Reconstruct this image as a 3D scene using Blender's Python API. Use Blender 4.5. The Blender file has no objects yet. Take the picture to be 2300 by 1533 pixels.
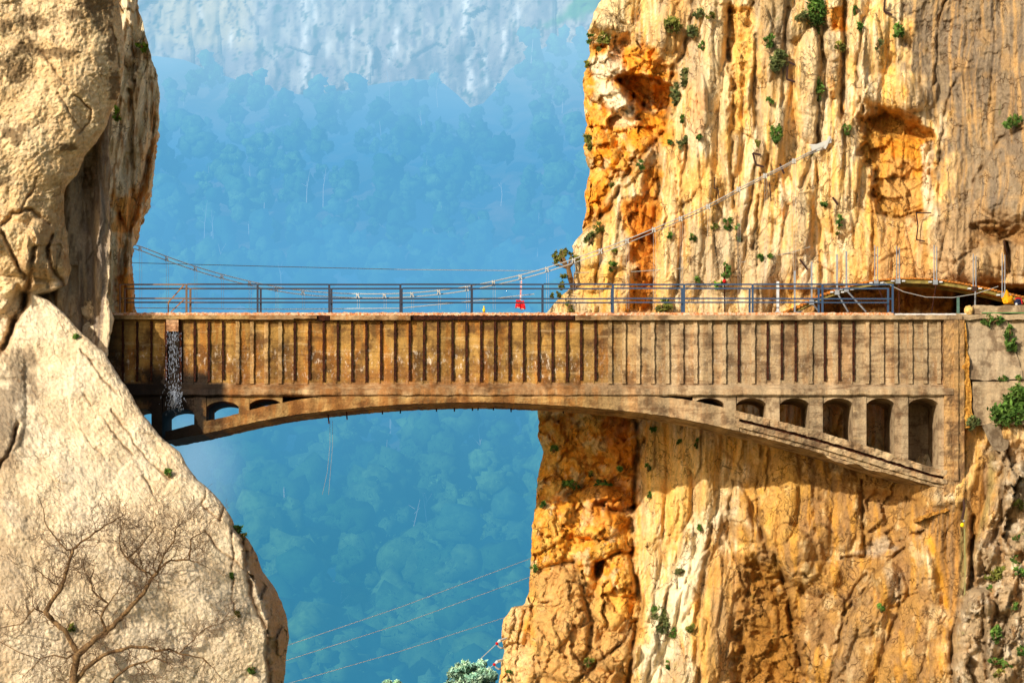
import bpy, bmesh, math, random
import numpy as np
from mathutils import Vector, noise as mnoise

# ------------------------------------------------------------------ scene basics
sc = bpy.context.scene
COL = sc.collection
PXM = 1.0 / 60.0          # metres per photo pixel on the plane of the bridge front (y = 0)
DIST = 100.0              # camera to bridge front
HOR = 1400.0              # picture row of eye level
CXP = 1150.0

def P(px, py, y=0.0):
    """world point of a measured spot that stands at depth y"""
    k = PXM * (DIST + y) / DIST
    return Vector(((px - CXP) * k, y, (HOR - py) * k))

def mt(px):               # length in metres of px on the bridge plane
    return px * PXM

cam_d = bpy.data.cameras.new('camera')
cam = bpy.data.objects.new('camera', cam_d)
COL.objects.link(cam)
cam.location = (0, -DIST, 0)
cam.rotation_euler = (math.radians(90), 0, 0)
cam_d.sensor_width = 36.0
cam_d.lens = 36.0 * DIST / (2300 * PXM)
cam_d.shift_x = 0.0
cam_d.shift_y = (HOR - 766.5) / 2300.0
cam_d.clip_start = 0.5
cam_d.clip_end = 8000
sc.camera = cam
sc.view_settings.view_transform = 'Standard'
sc.view_settings.look = 'None'
sc.view_settings.exposure = 0
sc.view_settings.gamma = 1

# light : sun from upper left, in front of the scene
SUN_EL = math.radians(21)
sun_to = Vector((-0.62, -0.78, 0)).normalized() * math.cos(SUN_EL) + Vector((0, 0, math.sin(SUN_EL)))
w = bpy.data.worlds.new("World")
sc.world = w
w.use_nodes = True
nt = w.node_tree
bg = nt.nodes['Background']
sky = nt.nodes.new('ShaderNodeTexSky')
sky.sky_type = 'NISHITA'
sky.sun_disc = False
sky.sun_elevation = SUN_EL
sky.sun_rotation = math.atan2(sun_to.x, sun_to.y)
sky.air_density = 1.0
sky.dust_density = 2.0
nt.links.new(sky.outputs[0], bg.inputs[0])
bg.inputs[1].default_value = 0.15
sd = bpy.data.lights.new('sun', 'SUN')
sd.energy = 4.7
sd.angle = math.radians(0.6)
sd.color = (1.0, 0.95, 0.86)
so = bpy.data.objects.new('sun', sd)
COL.objects.link(so)
so.location = (-40, -60, 60)
so.rotation_euler = (-sun_to).to_track_quat('-Z', 'Y').to_euler()

# ------------------------------------------------------------------ numpy noise
_rs = np.random.RandomState(7)
_PERM = _rs.permutation(4096)
_ANG = _rs.rand(4096) * 2 * np.pi
_GX, _GY = np.cos(_ANG), np.sin(_ANG)

def _h(ix, iy, seed):
    return _PERM[(_PERM[(_PERM[(ix + seed * 131) & 4095] + iy) & 4095] + seed * 17) & 4095]

def perlin(x, y, seed=0):
    ix = np.floor(x).astype(np.int64); iy = np.floor(y).astype(np.int64)
    fx = x - ix; fy = y - iy
    u = fx * fx * fx * (fx * (fx * 6 - 15) + 10); v = fy * fy * fy * (fy * (fy * 6 - 15) + 10)
    def g(a, b):
        h = _h(ix + a, iy + b, seed)
        return _GX[h] * (fx - a) + _GY[h] * (fy - b)
    n0 = g(0, 0) * (1 - u) + g(1, 0) * u
    n1 = g(0, 1) * (1 - u) + g(1, 1) * u
    return (n0 * (1 - v) + n1 * v) * 1.5

def fbm(x, y, o=4, seed=0, gain=0.5):
    r = 0; a = 1.0; t = 0
    for k in range(o):
        r = r + a * perlin(x * 2 ** k, y * 2 ** k, seed + k); t += a; a *= gain
    return r / t

def ridged(x, y, o=4, seed=0, gain=0.5):
    r = 0; a = 1.0; t = 0
    for k in range(o):
        n = 1 - np.abs(perlin(x * 2 ** k, y * 2 ** k, seed + k)) * 2
        r = r + a * n; t += a; a *= gain
    return r / t            # about -0.2 .. 1, peaks are creases

def cells(x, y, seed=0):
    """worley: F1, F2, three random numbers of the nearest cell, offset to its centre"""
    ix = np.floor(x).astype(np.int64); iy = np.floor(y).astype(np.int64)
    f1 = np.full(x.shape, 9.0); f2 = np.full(x.shape, 9.0)
    hid = np.zeros(x.shape, np.int64); ox = np.zeros(x.shape); oy = np.zeros(x.shape)
    for a in (-1, 0, 1):
        for b in (-1, 0, 1):
            h = _h(ix + a, iy + b, seed)
            cx = ix + a + 0.1 + 0.8 * ((h * 7919) % 997) / 997.0
            cy = iy + b + 0.1 + 0.8 * ((h * 104729) % 991) / 991.0
            d = np.hypot(x - cx, y - cy)
            near = d < f1
            f2 = np.where(near, f1, np.minimum(f2, d))
            f1 = np.where(near, d, f1)
            hid = np.where(near, h, hid); ox = np.where(near, x - cx, ox); oy = np.where(near, y - cy, oy)
    r1 = ((hid * 31) % 1009) / 1009.0; r2 = ((hid * 57) % 1013) / 1013.0; r3 = ((hid * 91) % 1019) / 1019.0
    return f1, f2, r1, r2, r3, ox, oy

def facets(x, y, seed=0, tilt=1.0):
    """blocky relief: every cell is a tilted plane"""
    f1, f2, r1, r2, r3, ox, oy = cells(x, y, seed)
    return (r1 - 0.5) + tilt * ((r2 - 0.5) * ox + (r3 - 0.5) * oy) * 2, f2 - f1

def sstep(a, b, x):
    t = np.clip((x - a) / (b - a), 0, 1)
    return t * t * (3 - 2 * t)

def seg_dist(x, y, pts, closed=False):
    d = np.full(x.shape, 1e9)
    pts = list(pts)
    if closed: pts = pts + [pts[0]]
    for (x0, y0), (x1, y1) in zip(pts[:-1], pts[1:]):
        dx, dy = x1 - x0, y1 - y0
        t = np.clip(((x - x0) * dx + (y - y0) * dy) / (dx * dx + dy * dy + 1e-9), 0, 1)
        d = np.minimum(d, np.hypot(x - x0 - t * dx, y - y0 - t * dy))
    return d

def local(fn, X, Y, pts, pad):
    """evaluate fn only inside the padded box of pts, returns (mask index, values)"""
    xs = [p[0] for p in pts]; ys = [p[1] for p in pts]
    m = (X > min(xs) - pad) & (X < max(xs) + pad) & (Y > min(ys) - pad) & (Y < max(ys) + pad)
    return m, fn(X[m], Y[m])

def inside(x, y, poly):
    c = np.zeros(x.shape, bool)
    n = len(poly)
    for i in range(n):
        x0, y0 = poly[i]; x1, y1 = poly[(i + 1) % n]
        if y0 == y1: continue
        c ^= ((y0 > y) != (y1 > y)) & (x < (x1 - x0) * (y - y0) / (y1 - y0) + x0)
    return c

def sdf(x, y, poly):      # positive inside
    d = seg_dist(x, y, poly, True)
    return np.where(inside(x, y, poly), d, -d)

def area(X, Y, poly, soft=20, wob=0, ws=40, seed=3):
    """soft mask 0..1 of a polygon, its rim wobbling"""
    out = np.zeros(X.shape)
    pad = soft + wob + 5
    xs = [p[0] for p in poly]; ys = [p[1] for p in poly]
    m = (X > min(xs) - pad) & (X < max(xs) + pad) & (Y > min(ys) - pad) & (Y < max(ys) + pad)
    if not m.any(): return out
    x = X[m]; y = Y[m]
    s = sdf(x, y, poly)
    if wob: s = s + wob * fbm(x / ws, y / ws, 3, seed) * 2
    out[m] = sstep(-soft / 2, soft / 2, s)
    return out

def lin(c):               # srgb 0..255 -> linear
    return np.array([(v / 255 / 12.92) if v <= 10.3 else ((v / 255 + 0.055) / 1.055) ** 2.4 for v in c])

# ------------------------------------------------------------------ objects
def tag(o, label=None, cat=None, group=None, kind=None):
    if label: o['label'] = label
    if cat: o['category'] = cat
    if group: o['group'] = group
    if kind: o['kind'] = kind
    return o

def empty(name, loc=(0, 0, 0), label=None, cat=None, group=None):
    o = bpy.data.objects.new(name, None)
    o.empty_display_size = 0.3
    o.location = loc
    COL.objects.link(o)
    return tag(o, label, cat, group)

def mesh_np(name, verts, faces, mat, parent=None, smooth=True, col=None, origin=None):
    """verts (n,3) array; faces (m,4) or (m,3) array"""
    verts = np.asarray(verts, np.float32)
    if origin is not None: verts = verts - np.asarray(origin, np.float32)
    elif parent is not None: verts = verts - np.asarray(parent.location, np.float32)
    faces = np.asarray(faces, np.int32)
    me = bpy.data.meshes.new(name)
    n, k = faces.shape
    me.vertices.add(len(verts)); me.vertices.foreach_set('co', verts.ravel())
    me.loops.add(n * k); me.loops.foreach_set('vertex_index', faces.ravel())
    me.polygons.add(n)
    me.polygons.foreach_set('loop_start', np.arange(0, n * k, k, dtype=np.int32))
    me.polygons.foreach_set('loop_total', np.full(n, k, np.int32))
    me.polygons.foreach_set('use_smooth', np.full(n, smooth, bool))
    me.update(calc_edges=True); me.validate()
    if col is not None:
        at = me.color_attributes.new('Col', 'FLOAT_COLOR', 'POINT')
        c4 = np.ones((len(verts), 4), np.float32); c4[:, :3] = col
        at.data.foreach_set('color', c4.ravel())
    if mat: me.materials.append(mat)
    o = bpy.data.objects.new(name, me)
    if origin is not None: o.location = origin
    COL.objects.link(o)
    if parent is not None: o.parent = parent
    return o

def grid_faces(nr, nc, flip=False):
    i = np.arange(nr - 1)[:, None] * nc + np.arange(nc - 1)[None, :]
    i = i.ravel()
    f = np.stack([i, i + 1, i + nc + 1, i + nc], 1)
    return f[:, ::-1] if flip else f

class MB:
    """collects boxes, tubes and sheets into one mesh"""
    def __init__(s): s.v = []; s.f = []
    def add(s, vs, fs):
        b = len(s.v); s.v += [tuple(v) for v in vs]; s.f += [tuple(i + b for i in f) for f in fs]
    def box(s, a, b):
        x0, y0, z0 = (min(a[i], b[i]) for i in range(3)); x1, y1, z1 = (max(a[i], b[i]) for i in range(3))
        s.add([(x0, y0, z0), (x1, y0, z0), (x1, y1, z0), (x0, y1, z0), (x0, y0, z1), (x1, y0, z1), (x1, y1, z1), (x0, y1, z1)],
              [(0, 3, 2, 1), (4, 5, 6, 7), (0, 1, 5, 4), (1, 2, 6, 5), (2, 3, 7, 6), (3, 0, 4, 7)])
    def bar(s, a, b, wx, wy):
        """square bar from a to b"""
        a = Vector(a); b = Vector(b); d = (b - a).normalized()
        up = Vector((0, 1, 0)) if abs(d.y) < 0.9 else Vector((0, 0, 1))
        sx = d.cross(up).normalized() * wx / 2; sy = d.cross(sx).normalized() * wy / 2
        q = [a - sx - sy, a + sx - sy, a + sx + sy, a - sx + sy, b - sx - sy, b + sx - sy, b + sx + sy, b - sx + sy]
        s.add(q, [(0, 3, 2, 1), (4, 5, 6, 7), (0, 1, 5, 4), (1, 2, 6, 5), (2, 3, 7, 6), (3, 0, 4, 7)])
    def tube(s, pts, r, n=6, cap=True):
        pts = [Vector(p) for p in pts]
        if len(pts) < 2: return
        rr = r if isinstance(r, (list, tuple)) else [r] * len(pts)
        vs = []; fs = []
        prev = None
        for i, p in enumerate(pts):
            d = (pts[min(i + 1, len(pts) - 1)] - pts[max(i - 1, 0)])
            if d.length < 1e-9: d = Vector((0, 0, 1))
            d.normalize()
            if prev is None:
                a = d.orthogonal().normalized()
            else:
                a = (prev - d * prev.dot(d))
                a = a.normalized() if a.length > 1e-6 else d.orthogonal().normalized()
            prev = a; b = d.cross(a)
            for k in range(n):
                t = 2 * math.pi * k / n
                vs.append(p + (a * math.cos(t) + b * math.sin(t)) * rr[i])
        for i in range(len(pts) - 1):
            for k in range(n):
                k2 = (k + 1) % n
                fs.append((i * n + k, i * n + k2, (i + 1) * n + k2, (i + 1) * n + k))
        if cap:
            fs.append(tuple(range(n))[::-1]); fs.append(tuple((len(pts) - 1) * n + k for k in range(n)))
        s.add(vs, fs)
    def ball(s, c, r, n=8, m=6, sc_=(1, 1, 1), jit=0, rnd=None):
        vs = []; fs = []
        for i in range(m + 1):
            th = math.pi * i / m
            for k in range(n):
                ph = 2 * math.pi * k / n
                q = r * (1 + (rnd.uniform(-jit, jit) if rnd else 0))
                vs.append((c[0] + q * sc_[0] * math.sin(th) * math.cos(ph), c[1] + q * sc_[1] * math.sin(th) * math.sin(ph), c[2] + q * sc_[2] * math.cos(th)))
        for i in range(m):
            for k in range(n):
                k2 = (k + 1) % n
                fs.append((i * n + k, (i + 1) * n + k, (i + 1) * n + k2, i * n + k2))
        s.add(vs, fs)
    def build(s, name, mat, parent=None, smooth=False, origin=None):
        me = bpy.data.meshes.new(name)
        o0 = Vector(origin) if origin is not None else (parent.matrix_basis.translation.copy() if parent is not None else Vector((0, 0, 0)))
        if parent is not None and parent.parent is not None: o0 = o0 + parent.parent.matrix_basis.translation
        me.from_pydata([tuple(Vector(v) - o0) for v in s.v], [], s.f)
        me.update()
        if smooth: me.polygons.foreach_set('use_smooth', [True] * len(me.polygons))
        if mat: me.materials.append(mat)
        o = bpy.data.objects.new(name, me)
        if parent is None and origin is not None: o.location = origin
        COL.objects.link(o)
        if parent is not None: o.parent = parent
        return o

# ------------------------------------------------------------------ node helpers
class NT:
    def __init__(s, name):
        s.m = bpy.data.materials.new(name); s.m.use_nodes = True
        s.t = s.m.node_tree; s.n = s.t.nodes; s.b = s.n['Principled BSDF']
        s.b.inputs['Roughness'].default_value = 0.9
        s.b.inputs['Specular IOR Level'].default_value = 0.15
    def L(s, a, b): s.t.links.new(a, b)
    def val(s, sock, v):
        if hasattr(v, 'links') or isinstance(v, bpy.types.NodeSocket): s.L(v, sock)
        else:
            if isinstance(v, (tuple, list, np.ndarray)) and len(v) == 3 and sock.type == 'RGBA': v = (*v, 1)
            sock.default_value = v
    def coord(s, kind='Object'):
        return s.n.new('ShaderNodeTexCoord').outputs[kind]
    def pos(s): return s.n.new('ShaderNodeNewGeometry').outputs['Position']
    def mp(s, v, scale=(1, 1, 1), loc=(0, 0, 0), rot=(0, 0, 0)):
        m = s.n.new('ShaderNodeMapping'); s.L(v, m.inputs[0]); m.inputs['Scale'].default_value = scale
        m.inputs['Location'].default_value = loc; m.inputs['Rotation'].default_value = rot
        return m.outputs[0]
    def noise(s, v, scale, detail=4, rough=0.55, dist=0.0):
        n = s.n.new('ShaderNodeTexNoise'); s.L(v, n.inputs['Vector'])
        n.inputs['Scale'].default_value = scale; n.inputs['Detail'].default_value = detail
        n.inputs['Roughness'].default_value = rough; n.inputs['Distortion'].default_value = dist
        return n.outputs['Fac']
    def vor(s, v, scale, feat='F1'):
        n = s.n.new('ShaderNodeTexVoronoi'); s.L(v, n.inputs['Vector']); n.feature = feat
        n.inputs['Scale'].default_value = scale
        return n.outputs['Distance']
    def ramp(s, f, a, b, va=0.0, vb=1.0):
        n = s.n.new('ShaderNodeMapRange'); n.interpolation_type = 'SMOOTHSTEP'
        s.val(n.inputs['Value'], f); n.inputs['From Min'].default_value = a; n.inputs['From Max'].default_value = b
        n.inputs['To Min'].default_value = va; n.inputs['To Max'].default_value = vb
        return n.outputs['Result']
    def math(s, op, a, b=0.0):
        n = s.n.new('ShaderNodeMath'); n.operation = op; s.val(n.inputs[0], a); s.val(n.inputs[1], b); return n.outputs[0]
    def mix(s, f, a, b, mode='MIX'):
        n = s.n.new('ShaderNodeMix'); n.data_type = 'RGBA'; n.blend_type = mode
        s.val(n.inputs[0], f); s.val(n.inputs[6], a); s.val(n.inputs[7], b); return n.outputs[2]
    def sep(s, v):
        n = s.n.new('ShaderNodeSeparateXYZ'); s.L(v, n.inputs[0]); return n.outputs
    def attr(s, name='Col'):
        n = s.n.new('ShaderNodeAttribute'); n.attribute_name = name; return n.outputs['Color']
    def bump(s, h, strength=0.5, dist=0.02, base=None):
        n = s.n.new('ShaderNodeBump'); s.val(n.inputs['Height'], h)
        n.inputs['Strength'].default_value = strength; n.inputs['Distance'].default_value = dist
        if base is not None: s.L(base, n.inputs['Normal'])
        s.L(n.outputs[0], s.b.inputs['Normal']); return n.outputs[0]
    def base(s, c): s.val(s.b.inputs['Base Color'], c)

def simple_mat(name, c, rough=0.7, metal=0.0, var=0.25, scale=6.0, c2=None):
    t = NT(name)
    n = t.noise(t.coord(), scale, 5, 0.6)
    c2 = c2 if c2 is not None else tuple(v * (1 - var) for v in c)
    t.base(t.mix(t.ramp(n, 0.35, 0.65), c, c2))
    t.b.inputs['Roughness'].default_value = rough; t.b.inputs['Metallic'].default_value = metal
    return t.m
# ------------------------------------------------------------------ rock material
def rock_material(name, bump=0.5, fine=1.0, crack=1.0):
    t = NT(name)
    c = t.coord()
    col = t.attr('Col')
    st = t.mp(c, (1.0, 1.0, 0.30))
    n1 = t.noise(st, 2.2, 6, 0.62)
    n2 = t.noise(c, 9.0, 5, 0.7)
    n3 = t.noise(c, 32.0, 2, 0.75)
    v = t.math('ADD', t.ramp(n1, 0.25, 0.75, -0.14, 0.14), t.ramp(n2, 0.25, 0.75, -0.20, 0.18))
    v = t.math('ADD', v, t.ramp(n3, 0.3, 0.7, -0.10 * fine, 0.10 * fine))
    v = t.math('ADD', v, 1.0)
    m = t.n.new('ShaderNodeVectorMath'); m.operation = 'SCALE'
    t.L(col, m.inputs[0]); t.L(v, m.inputs['Scale'])
    pit = t.ramp(t.noise(c, 5.5, 6, 0.75), 0.30, 0.38, 0.45, 1.0)
    m2 = t.n.new('ShaderNodeVectorMath'); m2.operation = 'SCALE'
    t.L(m.outputs[0], m2.inputs[0]); t.L(pit, m2.inputs['Scale'])
    # crisp sparse fractures
    wv_ = t.n.new('ShaderNodeTexNoise'); t.L(c, wv_.inputs['Vector']); wv_.inputs['Scale'].default_value = 1.3; wv_.inputs['Detail'].default_value = 3
    wa = t.n.new('ShaderNodeVectorMath'); wa.operation = 'MULTIPLY_ADD'; t.L(wv_.outputs['Color'], wa.inputs[0]); wa.inputs[1].default_value = (1.3, 1.3, 1.3); t.L(c, wa.inputs[2])
    ve = t.vor(t.mp(wa.outputs[0], (1.0, 1.0, 0.42), (0, 0, 0), (0, 0.25, 0)), 1.1, 'DISTANCE_TO_EDGE')
    ve2 = ve if crack < 1 else t.vor(t.mp(wa.outputs[0], (1.0, 1.0, 0.5), (3, 1, 2), (0, -0.5, 0)), 2.6, 'DISTANCE_TO_EDGE')
    k1 = t.math('MULTIPLY', t.ramp(ve, 0.022, 0.004), t.ramp(t.noise(c, 0.8, 1, 0.5), 0.46, 0.58))
    k2 = t.math('MULTIPLY', t.ramp(ve2, 0.035, 0.008), t.ramp(t.noise(c, 1.1, 1, 0.5), 0.52, 0.62))
    kk = t.math('MULTIPLY', t.math('MAXIMUM', k1, k2), crack)
    t.base(t.mix(t.math('MULTIPLY', kk, 0.62), m2.outputs[0], tuple(lin((88, 56, 28)))))
    h = t.math('ADD', t.math('MULTIPLY', n2, 1.0), t.math('MULTIPLY', n3, 0.35 * fine))
    h = t.math('ADD', h, t.math('MULTIPLY', t.ramp(t.noise(t.mp(c, (1, 1, 0.5)), 4.0, 5, 0.6), 0.3, 0.6), 0.9))
    h = t.math('ADD', h, t.math('MULTIPLY', kk, -1.2))
    t.bump(h, bump, 0.07)
    t.b.inputs['Roughness'].default_value = 0.95
    t.b.inputs['Specular IOR Level'].default_value = 0.08
    return t.m

M_ROCK = rock_material('sunlit_limestone', 0.75)
M_ROCKL = rock_material('pitted_limestone', 0.5, 1.3, 0.55)

CREAM = lin((238, 208, 152)); PALE = lin((248, 230, 192)); ORANGE = lin((234, 152, 42)); GOLD = lin((240, 184, 90))
RUST = lin((196, 108, 26)); TAN = lin((206, 158, 94)); GREY = lin((152, 130, 100)); DGREY = lin((120, 104, 86))
BROWN = lin((160, 112, 54)); DARK = lin((84, 54, 26)); OCHRE = lin((208, 150, 62)); OLIVE = lin((150, 132, 78))

def mixc(c, k, m):        # blend colour array c toward k with mask m
    return c + (np.asarray(k) - c) * m[..., None]

def wrapped_cliff(name, sil, side, far, rows, step, depthf, colf, mat, label, R=60, back=14.0, edge_noise=6, thick_cols=26, r0=0.35, coarse=1250):
    """sheet of rock whose rim 'sil' [(px,py)...] is a silhouette; side=+1 rock lies to the right of the rim, -1 to the left.
    the sheet bends round the rim and runs back from it"""
    ys = np.arange(rows[0], rows[1] + 0.1, step)
    sx = np.interp(ys, [p[1] for p in sil], [p[0] for p in sil])
    sx = sx + edge_noise * (fbm(ys / 46, ys * 0 + 3.3, 5, 11, 0.62) * 2.0 + 0.35 * facets(ys / 21, ys * 0 + 1.7, 12)[0])
    W = abs(far - sx).max()
    s = [0.0]
    while s[-1] < W:
        s.append(s[-1] + (step * (0.35 if s[-1] < 12 else 0.7 if s[-1] < 30 else 1.0)) * (1 if s[-1] < coarse else 5))
    s = np.array(s)
    S, YY = np.meshgrid(s, ys)
    ker = np.exp(-(np.arange(-60, 61) * step / 55.0) ** 2); ker /= ker.sum()
    sm = np.convolve(np.pad(sx, 60, mode='edge'), ker, 'valid')
    X = sm[:, None] + side * S + (sx - sm)[:, None] * np.exp(-S / 70.0)
    Y = YY
    D = depthf(X, Y, S)
    q = np.clip(1 - S / R, 0, 1)
    D = D + mt(R) * r0 * (1 - np.sqrt(np.clip(1 - q ** 2.2, 0, 1)))
    colr = colf(X, Y, S, D)
    # back wrap
    nb = thick_cols
    tb = (np.linspace(0, 1, nb + 1)[1:] ** 1.5)
    Xb = sx[:, None] + side * (tb[None, :] * 90 * (1 + 0.0 * YY[:, :1]))
    nz = fbm(tb[None, :] * 8 + YY[:, :1] * 0, YY[:, :1] / 60 + tb[None, :] * 0, 4, 29)
    Xb = Xb + side * (1 - np.exp(-tb[None, :] * 5)) * nz * 26
    Db = D[:, :1] + tb[None, :] * back
    Yb = np.repeat(YY[:, :1], nb, 1)
    cb = colr[:, :1, :].repeat(nb, 1)
    Xa = np.concatenate([Xb[:, ::-1], X], 1); Ya = np.concatenate([Yb, Y], 1); Da = np.concatenate([Db[:, ::-1], D], 1)
    ca = np.concatenate([cb, colr], 1)
    k = PXM * (DIST + Da) / DIST
    k0 = PXM * (DIST + D[:, :1]) / DIST       # the wrapped part keeps its height in metres
    kz = np.concatenate([np.repeat(k0, nb, 1), PXM * (DIST + D) / DIST], 1)
    kx = kz
    V = np.stack([(Xa - CXP) * kx, Da, (HOR - Ya) * kz], -1)
    nr, nc = Xa.shape
    o = mesh_np(name, V.reshape(-1, 3), grid_faces(nr, nc, side < 0)[:, ::-1], mat, smooth=True, col=ca.reshape(-1, 3))
    tag(o, label, 'cliff', None, 'structure')
    return o

def strokes(X, Y, D, lst):
    """cracks: (points, width px, depth m)"""
    out = np.zeros(X.shape)
    for pts, wd, dp in lst:
        pad = wd * 4 + 14
        xs = [p[0] for p in pts]; ys = [p[1] for p in pts]
        m = (X > min(xs) - pad) & (X < max(xs) + pad) & (Y > min(ys) - pad) & (Y < max(ys) + pad)
        if not m.any(): continue
        x = X[m] + 7 * fbm(X[m] / 34, Y[m] / 34, 3, 51); y = Y[m] + 7 * fbm(X[m] / 34, Y[m] / 34, 3, 57)
        d = seg_dist(x, y, pts)
        g = np.exp(-(d / wd) ** 2) * (0.65 + 0.7 * np.clip(fbm(X[m] / 25, Y[m] / 25, 2, 61) + 0.5, 0, 1))
        D[m] += 0.8 * dp * g
        out[m] = np.maximum(out[m], g)
    return out

def domes(X, Y, D, lst):
    """rounded columns and boulders (cx, cy, rx, ry, lean deg, height m)"""
    for cx, cy, rx, ry, an, h in lst:
        R_ = max(rx, ry) * 1.15
        m = (abs(X - cx) < R_) & (abs(Y - cy) < R_)
        if not m.any(): continue
        wx = X[m] + rx * 0.22 * fbm(X[m] / (rx + 10), Y[m] / (ry + 10), 3, int(cx) % 97)
        wy = Y[m] + ry * 0.15 * fbm(X[m] / (rx + 10), Y[m] / (ry + 10), 3, int(cy) % 89 + 5)
        a = math.radians(an); dx = wx - cx; dy = wy - cy
        u = (dx * math.cos(a) + dy * math.sin(a)) / rx; v = (-dx * math.sin(a) + dy * math.cos(a)) / ry
        r = np.abs(u) ** 2.4 + np.abs(v) ** 2.4
        D[m] -= 0.95 * h * np.clip(1 - r, 0, 1) ** 0.6

def pockets(X, Y, D, lst):
    """hollows: (polygon, depth m, soft px, wobble)"""
    tot = np.zeros(X.shape)
    for poly, dp, soft, wob in lst:
        m = area(X, Y, poly, soft, wob, 30, int(poly[0][0]) % 41)
        D += dp * m
        if dp > 0: tot = np.maximum(tot, m)
    return tot

def table(X, Y, xs, ys, T):
    T = np.array(T, float)
    fx = np.interp(X, xs, np.arange(len(xs))); fy = np.interp(Y, ys, np.arange(len(ys)))
    ix = np.clip(fx.astype(int), 0, len(xs) - 2); iy = np.clip(fy.astype(int), 0, len(ys) - 2)
    tx = fx - ix; ty = fy - iy
    tx = tx * tx * (3 - 2 * tx); ty = ty * ty * (3 - 2 * ty)
    return (T[iy, ix] * (1 - tx) + T[iy, ix + 1] * tx) * (1 - ty) + (T[iy + 1, ix] * (1 - tx) + T[iy + 1, ix + 1] * tx) * ty

# =================================================================== right cliff
R_SIL = [(1352, -200), (1350, 0), (1336, 30), (1322, 75), (1326, 115), (1312, 165), (1310, 230), (1318, 280), (1312, 330), (1324, 370), (1316, 430), (1314, 480),
         (1306, 520), (1284, 552), (1294, 585), (1284, 640), (1246, 680), (1228, 700), (1212, 740), (1210, 930), (1211, 990), (1218, 1012), (1206, 1090), (1196, 1180),
         (1192, 1280), (1184, 1340), (1176, 1358), (1150, 1362), (1131, 1390), (1127, 1430), (1132, 1462), (1124, 1490), (1122, 1540), (1110, 1800)]
R_XS = [1120, 1250, 1400, 1600, 1800, 2000, 2110, 2170, 2230, 2350, 2600]
R_YS = [-50, 300, 480, 634, 664, 705, 760, 900, 1000, 1100, 1200, 1533]
R_T = [[9, 8.4, 7.0, 6.0, 5.6, 5.6, 5.4, 5.0, 4.6, 4.0, 3.0],
       [9, 8.4, 7.0, 6.0, 5.6, 5.6, 5.4, 5.0, 4.6, 3.4, 2.4],
       [9, 8.4, 7.0, 6.0, 5.6, 5.4, 5.2, 4.8, 4.4, 3.4, 2.4],
       [9, 8.4, 7.2, 6.2, 5.8, 5.4, 5.0, 4.6, 4.4, 3.6, 2.4],
       [9, 8.4, 7.2, 6.4, 6.3, 6.4, 6.4, 6.2, 6.0, 5.6, 4.0],
       [9, 8.4, 7.2, 6.4, 6.3, 6.4, 6.4, 5.6, 5.0, 4.6, 3.0],
       [9, 8.4, 7.2, 6.2, 6.0, 6.0, 6.0, 1.4, 0.9, 0.9, 0.5],
       [8.4, 8.0, 7.0, 6.0, 5.4, 5.2, 4.4, 0.9, 0.7, 0.6, 0.2],
       [8.2, 7.8, 7.0, 5.8, 5.0, 4.4, 2.6, 0.7, 0.5, 0.0, -0.4],
       [8.0, 7.6, 7.0, 5.6, 4.6, 3.4, 0.2, 0.1, 0.6, -0.3, -0.8],
       [7.6, 7.2, 6.9, 5.4, 4.4, 3.0, 0.4, 0.3, 0.5, -0.8, -1.6],
       [6.6, 6.0, 6.4, 5.0, 4.4, 3.0, 1.2, 0.0, -1.0, -2.2, -3.0]]

ORANGE_UP = [(1290, 80), (1370, 60), (1420, 90), (1500, 150), (1512, 240), (1495, 300), (1440, 345), (1402, 392), (1375, 425), (1360, 480), (1300, 520)]
LOWROUGH = [(1100, 925), (1432, 925), (1436, 1060), (1424, 1160), (1420, 1290), (1436, 1400), (1412, 1533), (1400, 1800), (1000, 1800)]
GREYTOP = [(2050, -300), (2046, 60), (2036, 120), (2048, 190), (2120, 260), (2110, 340), (2126, 440), (2096, 520), (2150, 560), (3600, 640), (3600, -300)]
ALCOVE = [(1938, 268), (1958, 248), (1985, 240), (2030, 254), (2078, 284), (2096, 304), (2090, 350), (2092, 400), (2086, 470), (2060, 496), (2004, 484), (1972, 480), (1962, 420), (1958, 380), (1936, 340)]
CAVE = [(1382, 178), (1405, 168), (1440, 166), (1480, 176), (1508, 196), (1504, 236), (1494, 266), (1462, 256), (1432, 236), (1404, 214), (1396, 194)]
LOWBROWN = [(1690, 1010), (1760, 960), (1900, 990), (2110, 1095), (2110, 1140), (2070, 1160), (2080, 1260), (2130, 1400), (2150, 1533), (2150, 1800), (1640, 1800), (1655, 1533), (1690, 1300), (1640, 1200), (1660, 1060)]
BOULD = [(2205, 1000), (3600, 900), (3600, 1800), (2130, 1800), (2140, 1540), (2148, 1400), (2168, 1330), (2190, 1240), (2230, 1150), (2248, 1060)]
CONC = [(2060, 1150), (2165, 1130), (2240, 960), (2250, 980), (2232, 1140), (2190, 1240), (2170, 1330), (2150, 1390), (2135, 1420), (2110, 1340), (2080, 1210)]
SHADYBLOCK = [(1198, 1275), (1290, 1262), (1330, 1300), (1420, 1420), (1400, 1540), (1180, 1540), (1196, 1420)]

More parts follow.
